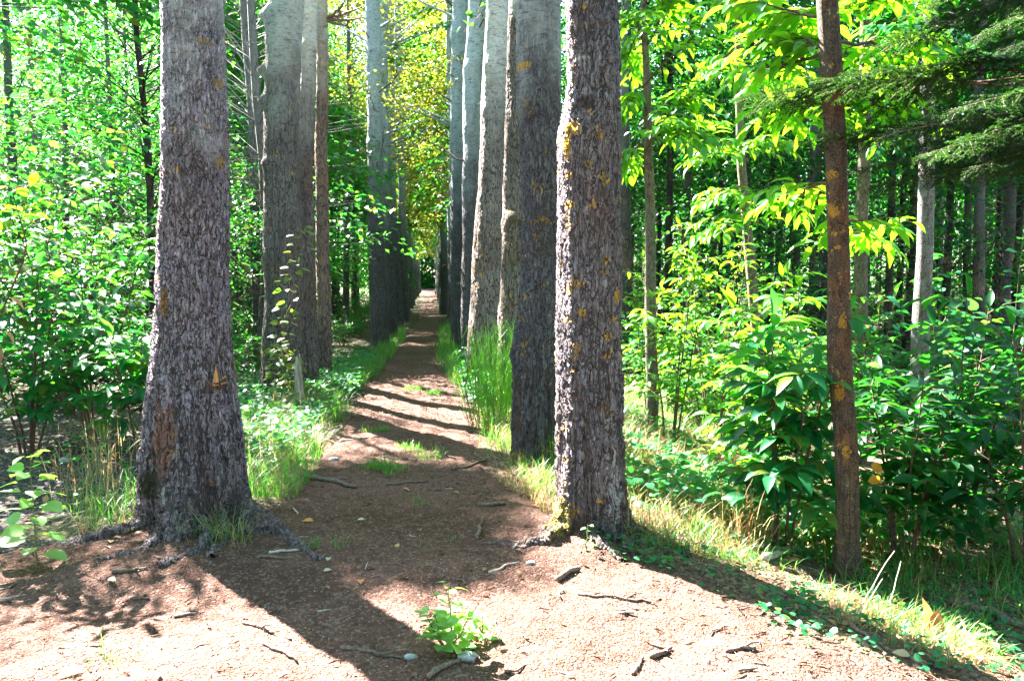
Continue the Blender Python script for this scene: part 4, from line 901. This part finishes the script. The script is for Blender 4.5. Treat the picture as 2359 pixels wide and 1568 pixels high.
# vine
rng = np.random.default_rng(8); root = empty('climbing_vine', gnd(668, 985), 'thin leafy vine climbing the half white trunk', 'vine'); wd = MB(); lv = [[], [], [], [], []]
for (pts) in ([(672, 985), (665, 900), (655, 800), (662, 720), (676, 640), (690, 560), (700, 515)], [(650, 985), (640, 900), (645, 830), (650, 760)], [(700, 985), (690, 930), (675, 880), (668, 820)]):
    P = np.array([pt(x, y, 9.75 if i else 9.6) for i, (x, y) in enumerate(pts)])
    tt = np.linspace(0, 1, 24); P = np.stack([np.interp(tt, np.linspace(0, 1, len(P)), P[:, i]) for i in range(3)], -1); P[1:-1] += rng.normal(0, .02, (22, 3))
    wd.add(*tube(P, np.linspace(.008, .003, 24), 4))
    k = 70; u = rng.uniform(0.05, 1, k); pos = np.stack([np.interp(u, tt, P[:, i]) for i in range(3)], -1)
    az = rng.uniform(0, 2*PI, k); d = np.stack([np.cos(az), -abs(np.sin(az)), rng.uniform(-.5, .1, k)], -1)
    lv[0].append(pos+d*rng.uniform(.02, .16, k)[:, None]); lv[1].append(d); lv[2].append(np.array([0, 0, 1.])+rng.normal(0, .45, (k, 3))); l_ = rng.uniform(.07, .12, k); lv[3].append(l_); lv[4].append(l_*.85)
wd.build('stem', M['stem'], root, True, root.location); MB().add(*leaves(L_HEART, *flush(lv))).build('foliage', M['leaf_vine'], root, True, root.location)
# bleached dead stem at the foot of that trunk
b = gnd(692, 992); mb = MB()
P = np.array([pt(x, y, 9.45) for x, y in [(700, 1015), (693, 985), (688, 950), (685, 900), (684, 850), (683, 820)]]); mb.add(*tube(P, [.085, .062, .045, .036, .03, .012], 10))
P = np.array([pt(x, y, 9.5) for x, y in [(712, 1015), (704, 975), (697, 930), (693, 880), (690, 815)]]); mb.add(*tube(P, [.05, .04, .03, .022, .008], 8))
o = mb.build('dead_sapling', plain_mat('dead_wood', (.17, .13, .11), (.38, .34, .31), 40, stretch=(1, 1, .12)), None, True, b); tag(o, 'bleached dead stem with a curved foot below the climbing vine', 'dead stem')
# broom: many thin upright green shoots
rng = np.random.default_rng(10); b = gnd(1150, 985); root = empty('broom_shrub', b, 'feathery bright green broom between two sunlit trunks on the right of the path', 'shrub'); wd = MB()
for q in range(250):
    a = rng.uniform(0, 2*PI); r0 = .30*math.sqrt(rng.uniform()); h = rng.uniform(.45, 1.2); ln = rng.normal(0, .10, 2)
    o_ = np.array([r0*math.cos(a)*1.1, r0*math.sin(a)*.9, 0]); e = o_+np.array([o_[0]*.45+ln[0], o_[1]*.45+ln[1], h]); m = (o_+e)/2+[*rng.normal(0, .03, 2), 0]
    wd.add(*tube([o_, m, e], [.0028, .0024, .001], 3))
    for z_ in range(5):
        u = rng.uniform(.35, .95); c = o_+(e-o_)*u; wd.add(*tube([c, c+[*rng.normal(0, .05, 2), rng.uniform(.06, .18)]], [.002, .001], 3))
wd.build('shoots', M['broom'], root)
# sprig with reddish leaves entering at the left edge
rng = np.random.default_rng(14); b = on(-60, 900, 5.6); root = empty('leafy_sprig', b, 'thin stem with yellow-green and orange leaves at the left edge', 'sapling'); wd = MB(); lv = [[], [], [], [], []]; lo_ = [[], [], [], [], []]
P = np.array([b-[0, 0, .05], pt(-10, 750, 5.6), pt(65, 575, 5.6), pt(45, 500, 5.6), pt(25, 430, 5.6)]); P = np.stack([np.interp(np.linspace(0, 1, 12), np.linspace(0, 1, 5), P[:, i]) for i in range(3)], -1); wd.add(*tube(P, np.linspace(.008, .003, 12), 5))
for (x, y) in [(90, 465), (-20, 450), (70, 430), (-10, 520)]:
    e = pt(x, y, 5.5); B_ = np.stack([P[8], (P[8]+e)/2, e]); wd.add(*tube(B_, [.004, .003, .001], 4)); shoot(lv, B_, 0, rng, 7, .13, .42)
e = pt(0, 400, 5.5); shoot(lo_, np.stack([P[10], (P[10]+e)/2+[0, 0, .04], e]), 0, rng, 6, .13, .5); e = pt(0, 800, 5.4); shoot(lo_, np.stack([P[4], (P[4]+e)/2, e]), 0, rng, 4, .12, .5)
wd.build('stem', M['stem'], root, True, b); MB().add(*leaves(L_LONG, *flush(lv))).build('foliage', M['leaf_lime'], root, True, b); MB().add(*leaves(L_LONG, *flush(lo_))).build('withered_leaves', M['drop'], root, True, b)

# ------------------------------------------------------------------ grass, ground cover, litter
def blades(B_, h, w_, lean, rng, curl=.6):
    n = len(B_); az = rng.uniform(0, 2*PI, n); d = np.stack([np.cos(az), np.sin(az), 0*az], -1); s_ = np.stack([-np.sin(az), np.cos(az), 0*az], -1)
    t = np.array([0, .4, .75, 1.0]); ww = np.array([1, .85, .5, 0])
    C = B_[:, None]+h[:, None, None]*(t[None, :, None]*np.array([0, 0, 1.])*(1-.35*lean[:, None, None]*t[None, :, None])+d[:, None]*(lean[:, None]*t[None]**1.9*curl*1.4)[..., None])
    Lf = C+s_[:, None]*(w_[:, None]*ww[None])[..., None]*.5; Rt = C-s_[:, None]*(w_[:, None]*ww[None])[..., None]*.5
    V = np.concatenate([Lf[:, :3], Rt[:, :3], C[:, 3:]], 1)
    k = (np.arange(n)*7)[:, None, None]; q = np.array([(0, 3, 4, 1), (1, 4, 5, 2)])[None]+k; tr_ = np.array([(2, 5, 6)])[None]+k
    return V.reshape(-1, 3), q.reshape(-1, 4), tr_.reshape(-1, 3)
rng = np.random.default_rng(20)
def scatter(cx, cy, rx, ry, n, clump=.06, per=9):
    m = max(1, n//per); a = rng.uniform(0, 2*PI, m); r = np.sqrt(rng.uniform(0, 1, m)); c = np.stack([cx+rx*r*np.cos(a), cy+ry*r*np.sin(a)], -1)
    p = np.repeat(c, per, 0)+rng.normal(0, clump, (m*per, 2)); return p
gm, dm = MB(), MB()
def grass(mb, cx, cy, rx, ry, n, h, hs=.35, w_=.005, lean=.5, clump=.05, clear=True):
    p = scatter(cx, cy, rx, ry, n, clump)
    if clear:
        l, r = pedge(p[:, 1]); p = p[(p[:, 0] < l+.08) | (p[:, 0] > r-.08)]
    if not len(p): return
    Bp = np.stack([p[:, 0], p[:, 1], gz(p[:, 0], p[:, 1])-.01], -1); k = len(p)
    mb.add(*blades(Bp, h*rng.uniform(1-hs, 1+hs, k), w_*rng.uniform(.7, 1.3, k), np.abs(rng.normal(lean, .3, k)), rng))
# left, right of the mossy trunk up to the vine
grass(gm, -1.35, 6.6, .4, 1.3, 1900, .24, lean=.8); grass(gm, -1.5, 9.0, .45, 1.6, 1900, .27, lean=.7); grass(dm, -1.45, 7.6, .35, 1.9, 900, .30, lean=.9); grass(dm, -1.6, 9.3, .3, .8, 400, .45, lean=.8)
# behind / left of the mossy trunk
grass(gm, -2.1, 5.7, .4, .5, 350, .26, lean=.8); grass(dm, -2.35, 6.1, .45, .5, 140, .60, hs=.25, w_=.004, lean=.35); grass(dm, -1.9, 4.95, .25, .22, 260, .22, lean=1.2); grass(gm, -1.9, 4.95, .3, .22, 160, .20, lean=1.0)
grass(gm, -1.25, 4.72, .14, .07, 90, .2, lean=.9, clear=False); grass(dm, -1.22, 4.70, .12, .08, 60, .22, lean=.9, clear=False)
# right of the path
grass(gm, .95, 6.3, .25, .9, 900, .22, lean=.8); grass(dm, .85, 5.9, .25, 1.0, 1100, .17, lean=1.1); grass(dm, .85, 8.4, .28, 1.0, 900, .25, lean=.9); grass(gm, .82, 8.2, .3, 1.6, 1300, .26, lean=.7); grass(gm, 1.15, 6.6, .2, .5, 300, .4, lean=.4)
grass(gm, .6, 13.5, .25, 2.5, 1200, .25, lean=.7); grass(gm, -1.35, 13.5, .35, 2.5, 1800, .28, lean=.7); grass(gm, .35, 17, .3, 4, 1200, .22); grass(gm, -1.0, 17, .25, 4, 1200, .24); grass(gm, .55, 22, .3, 6, 1500, .25); grass(gm, -1.0, 22, .3, 6, 1500, .25)
# right bank
grass(gm, 2.0, 6.3, .7, 1.4, 2400, .24, lean=.8); grass(dm, 2.2, 7.6, .8, 1.2, 2200, .36, lean=.8); grass(dm, 1.9, 6.0, .7, 1.3, 1900, .26, lean=1.0); grass(dm, 1.6, 4.75, .45, .35, 500, .18, lean=1.0); grass(gm, 1.7, 4.7, .5, .4, 700, .14, lean=.9); grass(dm, 1.35, 4.6, .15, .15, 110, .34, w_=.003, lean=.5)  # tall pale dry grass partly stands in for grass in full sun
grass(dm, 2.35, 3.6, .35, .45, 800, .12, lean=1.2); grass(gm, 2.5, 3.7, .4, .5, 500, .16, lean=.9); grass(dm, 2.05, 4.75, .15, .15, 120, .42, w_=.003, lean=.6); grass(gm, 3.4, 5.0, 1.0, 1.3, 2400, .22, lean=.8); grass(dm, 3.6, 5.4, .9, 1.0, 1000, .2, lean=1.0)
grass(gm, 3, 9.5, 1.6, 2.2, 3000, .3, lean=.7)
# tufts on the path
for (px, py, h, n) in [(955, 895, .08, 220), (1000, 905, .08, 220), (870, 1075, .10, 240), (985, 1052, .12, 90), (870, 990, .07, 160), (940, 1030, .07, 120), (755, 1265, .10, 50), (300, 1505, .06, 50), (960, 1165, .09, 24), (905, 1085, .08, 100), (1000, 1255, .07, 20)]:
    g_ = gnd(px, py); grass(gm, g_[0], g_[1], .14, .12, n, h, lean=.7, clear=False, clump=.03)
o = gm.build('grass', M['grass']); tag(o, 'green grass tufts along both edges of the path', 'grass', kind='stuff')
o = dm.build('dry_grass', M['dry_grass']); tag(o, 'dry straw-coloured grass mixed into the path edges', 'grass', kind='stuff')
# low round-leaved ground cover on the right bank and left verge
Pc = []
for (cx, cy, rx, ry, n) in [(1.55, 3.95, .5, .5, 240), (2.0, 3.4, .5, .45, 240), (1.25, 4.5, .35, .25, 140), (2.6, 3.7, .6, .6, 350), (2.2, 5.6, .8, 1.0, 1800), (3.5, 4.8, 1.0, 1.2, 1500), (-1.6, 8.6, .45, 2.2, 2600), (-2.2, 11, .8, 2, 2600), (-1.25, 11.6, .25, 1.0, 900), (2.0, 7.8, .9, 1.2, 2000), (.75, 11, .25, 2, 900),
                            (-2.6, 6.6, .9, 1.0, 150), (.7, 14, .3, 2, 800), (-1.5, 14.5, .5, 2.5, 1500)]:
    p = scatter(cx, cy, rx, ry, n, .05, 5); l, r = pedge(p[:, 1]); p = p[(p[:, 0] < l+.05) | (p[:, 0] > r-.25)]; Pc.append(p)
p = np.concatenate(Pc); n = len(p); hh = np.where(p[:, 1] > 5, rng.uniform(.02, .28, n), rng.uniform(.01, .07, n))
P = np.stack([p[:, 0], p[:, 1], gz(p[:, 0], p[:, 1])+hh], -1); D = rng.normal(0, 1, (n, 3)); D[:, 2] *= .25; L = rng.uniform(.018, .040, n)*np.where(p[:, 1] > 5, 1.8, 1)
o = MB().add(*leaves(L_HEART, P, D, np.array([0, 0, 1.])+rng.normal(0, .3, (n, 3)), L, L*.95)).build('ground_cover', M['cover'], None, True); tag(o, 'low round-leaved green plants creeping over the banks', 'ground cover', kind='stuff')
# litter: bark chips, needles and straw
def flat_bits(n, xr, yr, l0, l1, ar, mode=None):
    x = rng.uniform(*xr, n); y = yr[0]+(yr[1]-yr[0])*rng.uniform(0, 1, n)**1.5
    L = rng.uniform(l0, l1, n)**1.0; az = rng.uniform(0, 2*PI, n); D = np.stack([np.cos(az), np.sin(az), rng.normal(0, .22, n)], -1)
    P = np.stack([x, y, pz(x, y)+.004+rng.uniform(0, .006, n)], -1)
    return leaves(L_DIAM, P, D, np.array([0, 0, 1.])+rng.normal(0, .35, (n, 3)), L, L*ar)
o = MB().add(*flat_bits(60000, (-4.6, 3.2), (2.2, 9), .005, .016, .45)).add(*flat_bits(5000, (-1.2, .8), (9, 16), .015, .04, .4)).build('bark_litter', M['chips']); tag(o, 'small bark chips and crumbs scattered over the dirt', 'litter', kind='stuff')
o = MB().add(*flat_bits(3000, (-4.6, 3.4), (2.2, 9), .02, .08, .05)).add(*flat_bits(2600, (1.1, 3.8), (2.6, 6), .02, .075, .05)).build('straw_litter', M['straw']); tag(o, 'needles and straw bits lying on the ground', 'litter', kind='stuff')
x = np.concatenate([rng.uniform(-4.5, 3.2, 90), rng.uniform(1.8, 4.8, 420), rng.uniform(-4, -1.4, 260)]); y = np.concatenate([rng.uniform(2.6, 9, 90), rng.uniform(2.8, 7, 420), rng.uniform(4.6, 9, 260)]); n = len(x)
P = np.stack([x, y, pz(x, y)+.008], -1); D = rng.normal(0, 1, (n, 3)); D[:, 2] *= .2; L = rng.uniform(.03, .075, n)
o = MB().add(*leaves(L_LONG, P, D, np.array([0, 0, 1.])+rng.normal(0, .35, (n, 3)), L, L*.55)).build('leaf_litter', M['drop'], None, True); tag(o, 'withered brown leaves strewn on the woodland floor', 'litter', kind='stuff')

# ------------------------------------------------------------------ sticks, stones, single leaves
def stick(a, b, r, label, mat='twig', name='stick', bend=.05, fork=False, seed=0, group=None):
    A, Bp = gnd(*a), gnd(*b)
    A[2] = float(pz(A[0], A[1])); Bp[2] = float(pz(Bp[0], Bp[1])); L = np.linalg.norm(Bp-A); rg = np.random.default_rng(seed)
    t = np.linspace(0, 1, 9)[:, None]; P = A+(Bp-A)*t; P[1:-1, :2] += rg.normal(0, bend*L*.35, (7, 2)); P[:, 2] = pz(P[:, 0], P[:, 1])+r*.75
    mb = MB().add(*tube(P, r*np.linspace(1.1, .65, 9)*(1+.15*rg.normal(0, 1, 9)), 6))
    if fork:
        o_ = P[5]; e = o_+(P[7]-P[5])*.8+np.array([*rg.normal(0, .2*L, 2), .02]); mb.add(*tube([o_, (o_+e)/2+[0, 0, .01], e], [r*.6, r*.5, r*.25], 6))
    o = mb.build(name, M[mat], None, True, A); tag(o, label, 'stick', group); return o
S = [((700, 1097), (822, 1122), .022, 'thick dead branch lying at the left edge of the path', 'twig', True), ((888, 1116), (985, 1106), .010, 'thin curved stick across the middle of the path', 'twig', False),
     ((1100, 1166), (1165, 1165), .016, 'short stout stick at the right edge of the path near the dry grass', 'twig', False), ((620, 1278), (690, 1274), .009, 'pale stick in the shade right of the mossy roots', 'twig_pale', False),
     ((590, 1285), (665, 1292), .010, 'dark stick just below the pale one beside the mossy roots', 'twig', False), ((1282, 1338), (1335, 1318), .020, 'reddish chunk of wood below the orange-spotted trunk', 'twig', False),
     ((258, 1322), (340, 1314), .011, 'dark stick on the sunny dirt left of the long shadow', 'twig', True), ((560, 1440), (632, 1466), .008, 'thin stick on the sunny dirt beside the long shadow', 'twig', True),
     ((605, 1480), (685, 1530), .009, 'crooked stick on bright dirt just left of the long shadow', 'twig', False), ((785, 1500), (925, 1518), .009, 'dark forked twig inside the long shadow', 'twig', True),
     ((985, 1566), (1060, 1530), .014, 'dark stick at the bottom edge below the bushy seedling', 'twig', False), ((1500, 1520), (1545, 1498), .014, 'knobbly stick on the dirt at the lower right', 'twig', True),
     ((1458, 1560), (1480, 1520), .010, 'slanting stick near the bottom edge at the lower right', 'twig', False), ((1670, 1508), (1740, 1496), .011, 'forked stick on the dirt among ground cover', 'twig', True),
     ((1330, 1375), (1500, 1392), .008, 'long thin twig from the dirt toward the right bank', 'twig', True), ((1100, 1245), (1112, 1190), .010, 'small upright-lying stick right of the path centre', 'twig', False),
     ((880, 1050), (940, 1052), .006, 'thin twig on the shaded upper part of the path', 'twig', False), ((1000, 1040), (1050, 1060), .010, 'stick beside the shadow line at the right of the path', 'twig', True),
     ((780, 1020), (850, 1005), .009, 'pale bent stick at the left where the sunny strip begins', 'twig_pale', True), ((1040, 1085), (1120, 1062), .012, 'dark stick pointing to the dry grass on the right', 'twig', True),
     ((300, 1385), (345, 1382), .008, 'small stick below the dark stick on the sunny dirt', 'twig', False), ((1770, 1390), (1830, 1425), .012, 'rotten stick in the diagonal shadow on the right bank', 'twig', False), ((1960, 1445), (2040, 1510), .012, 'long rotten stick along the lower right bank', 'twig', False),
     ((2190, 1395), (2358, 1450), .028, 'thick dark fallen branch in the shade at the right edge', 'twig', False), ((1760, 1290), (1900, 1220), .022, 'grey fallen branch at the foot of the brown lichened trunk', 'twig_pale', False), ((1720, 1215), (1700, 1150), .04, 'sunlit broken stump of wood beside the chestnut-leaved sapling', 'twig_pale', False)]
for i, (a, b, r, lab, m, fk) in enumerate(S): stick(a, b, r, lab, m, 'stick', .05, fk, i)
# dead stalks leaning on the right bank
for i, (a, b, Y) in enumerate([((1955, 1430), (2060, 1268), 3.9), ((1975, 1425), (2032, 1332), 3.85), ((2045, 1420), (2075, 1290), 3.8)]):
    A = gnd(*a); Bp = pt(*b, A[1]+.15); P, rr_ = limb(A-[0, 0, .03], Bp, -.01, .0045, .002, 7, .02, i)
    o = MB().add(*tube(P, rr_, 6)).build('dry_stalk', M['twig_pale'], None, True, A)
    tag(o, ['long dry stalk leaning right on the bank below the brown trunk', 'shorter bent dry stalk beside the long leaning one', 'upright reddish stalk with stubs near the curled tan leaf'][i], 'stalk')
small = []
rngS = np.random.default_rng(50); n = 0
while n < 64:
    px, py = rngS.uniform(0, 2000), rngS.uniform(1040, 1560)
    g_ = gnd(px, py); l, r = pedge(g_[1])
    if not (l < g_[0] < r+.8): continue
    a = rngS.uniform(0, PI); ln = rngS.uniform(.04, .16)
    if n < 10:
        P = np.array([(-.5, 0, 0), (-.2, .04, .01), (.1, -.03, .01), (.5, .02, 0)])*ln*[1, rngS.uniform(-3, 3), .5]+[0, 0, .004]
        me = MB().add(*tube(P, np.array([1, .9, .8, .5])*rngS.uniform(.003, .007), 6)).data('twig', M['twig' if n % 3 else 'twig_pale'], True); small.append(me)
    o = obj('twig', small[n % 10], None, (g_[0], g_[1], float(pz(g_[0], g_[1])))); o.rotation_euler = (0, 0, a); sc_ = rngS.uniform(.7, 1.5); o.scale = (sc_,)*3
    tag(o, 'small broken twig lying on the dirt', 'twig', 'small twigs scattered on the path'); n += 1
def stone(px, py, r, label, seed):
    g_ = gnd(px, py); rg = np.random.default_rng(seed); u, v = np.meshgrid(np.linspace(0, 2*PI, 16, endpoint=False), np.linspace(0, PI, 9)); d = np.stack([np.cos(u)*np.sin(v), np.sin(u)*np.sin(v), np.cos(v)], -1)
    k = 1+.28*fbm(d[..., 0]*1.8+seed, d[..., 1]*1.8, d[..., 2]*1.8, seed); V = (d*k[..., None]*r*[1.2, .9, .65]).reshape(-1, 3)
    i = np.arange(8)[:, None]*16; j = np.arange(16)[None]; kk = (j+1) % 16
    o = MB().add(V, np.stack([i+j, i+kk, i+16+kk, i+16+j], -1).reshape(-1, 4)).build('stone', M['stone'], None, True); o.location = (g_[0], g_[1], float(pz(g_[0], g_[1]))+r*.25); tag(o, label, 'stone')
stone(945, 1517, .022, 'grey stone in the long shadow left of the bushy seedling', 1); stone(1222, 1302, .024, 'grey stone near the foot of the orange-spotted trunk', 2); stone(768, 1062, .04, 'flat pale stone at the left edge of the path', 3)
stone(1075, 1520, .035, 'lumpy clod in the shadow of the bushy seedling', 4); stone(150, 1060, .04, 'pale stone on the dark ground by the left shrub', 5); stone(1690, 1185, .05, 'bright stone in the sun left of the chestnut-leaved sapling', 6)
def fallen(px, py, L, label, mat, seed, up=.0, wr=.6):
    g_ = gnd(px, py); rg = np.random.default_rng(seed); z = float(pz(g_[0], g_[1]))+.012+up; a = rg.uniform(0, 6)
    V, F = leaves(L_LONG, [[0, 0, 0]], np.array([[math.cos(a), math.sin(a), .15]]), np.array([[0, -.3, 1.]]), np.array([L]), np.array([L*wr]))
    o = MB().add(V, F).build('fallen_leaf', mat, None, True); o.location = (g_[0], g_[1], z); tag(o, label, 'leaf')
mo = leaf_mat('leaf_orange', (.55, .22, .02), (.6, .25, .02)); my = leaf_mat('leaf_pale', (.40, .36, .24), (.4, .35, .2)); mt = leaf_mat('leaf_tan', (.24, .115, .04), (.26, .13, .04), (.30, .15, .06), rough=.6)
fallen(722, 1205, .075, 'orange fallen leaf in a sun patch right of the mossy roots', mo, 1); fallen(755, 1298, .06, 'pale fallen leaf on the shaded dirt below the pale stick', my, 2); fallen(745, 1318, .05, 'yellowish leaf fallen in the shade of the path', my, 3)
fallen(250, 1345, .06, 'whitish leaf lying in the sun right of the tall seedling', my, 4); fallen(830, 1342, .06, 'dark curled leaf in the middle of the shaded path', mt, 5); fallen(840, 1200, .05, 'small grey leaf near the middle of the path', my, 6); fallen(190, 1548, .09, 'whitish leaf at the bottom edge on the left', my, 7); fallen(1060, 1415, .045, 'leaf lying behind the bushy seedling', my, 8)
# large curled leaf standing on the right bank, two folded halves
g_ = gnd(2115, 1445); g_ = g_+np.array([-.02, -.12, .035]); root = empty('curled_leaf', g_, 'large tan curled dead leaf standing on the right bank', 'leaf'); d0 = unit(np.array([-.15, 0, 1.]))
V, F = leaves(L_HEART, [[0, 0, .0]], np.array([[-.12, .05, 1.]]), np.array([[.45, -1, .1]]), np.array([.18]), np.array([.095])); MB().add(V, F).build('blade', mt, root, True)
V, F = leaves(L_HEART, [[.012, -.012, -.01]], np.array([[.22, .05, 1.]]), np.array([[-.5, -1, .3]]), np.array([.14]), np.array([.085])); MB().add(V, F).build('blade', mt, root, True)
# orange dead leaves caught in the sapling
for i, (px, py) in enumerate([(2005, 1070), (1998, 1108)]):
    p = pt(px, py, 4.75); V, F = leaves(L_LONG, [[0, 0, 0]], np.array([[.8, 0, -.4+.5*i]]), np.array([[.1, -1, .3]]), np.array([.11]), np.array([.07])); o = MB().add(V, F).build('dead_leaf', mo, None, True); o.location = tuple(p)
    tag(o, ['upper orange dead leaf caught beside the brown lichened trunk', 'lower orange dead leaf caught beside the brown lichened trunk'][i], 'leaf')
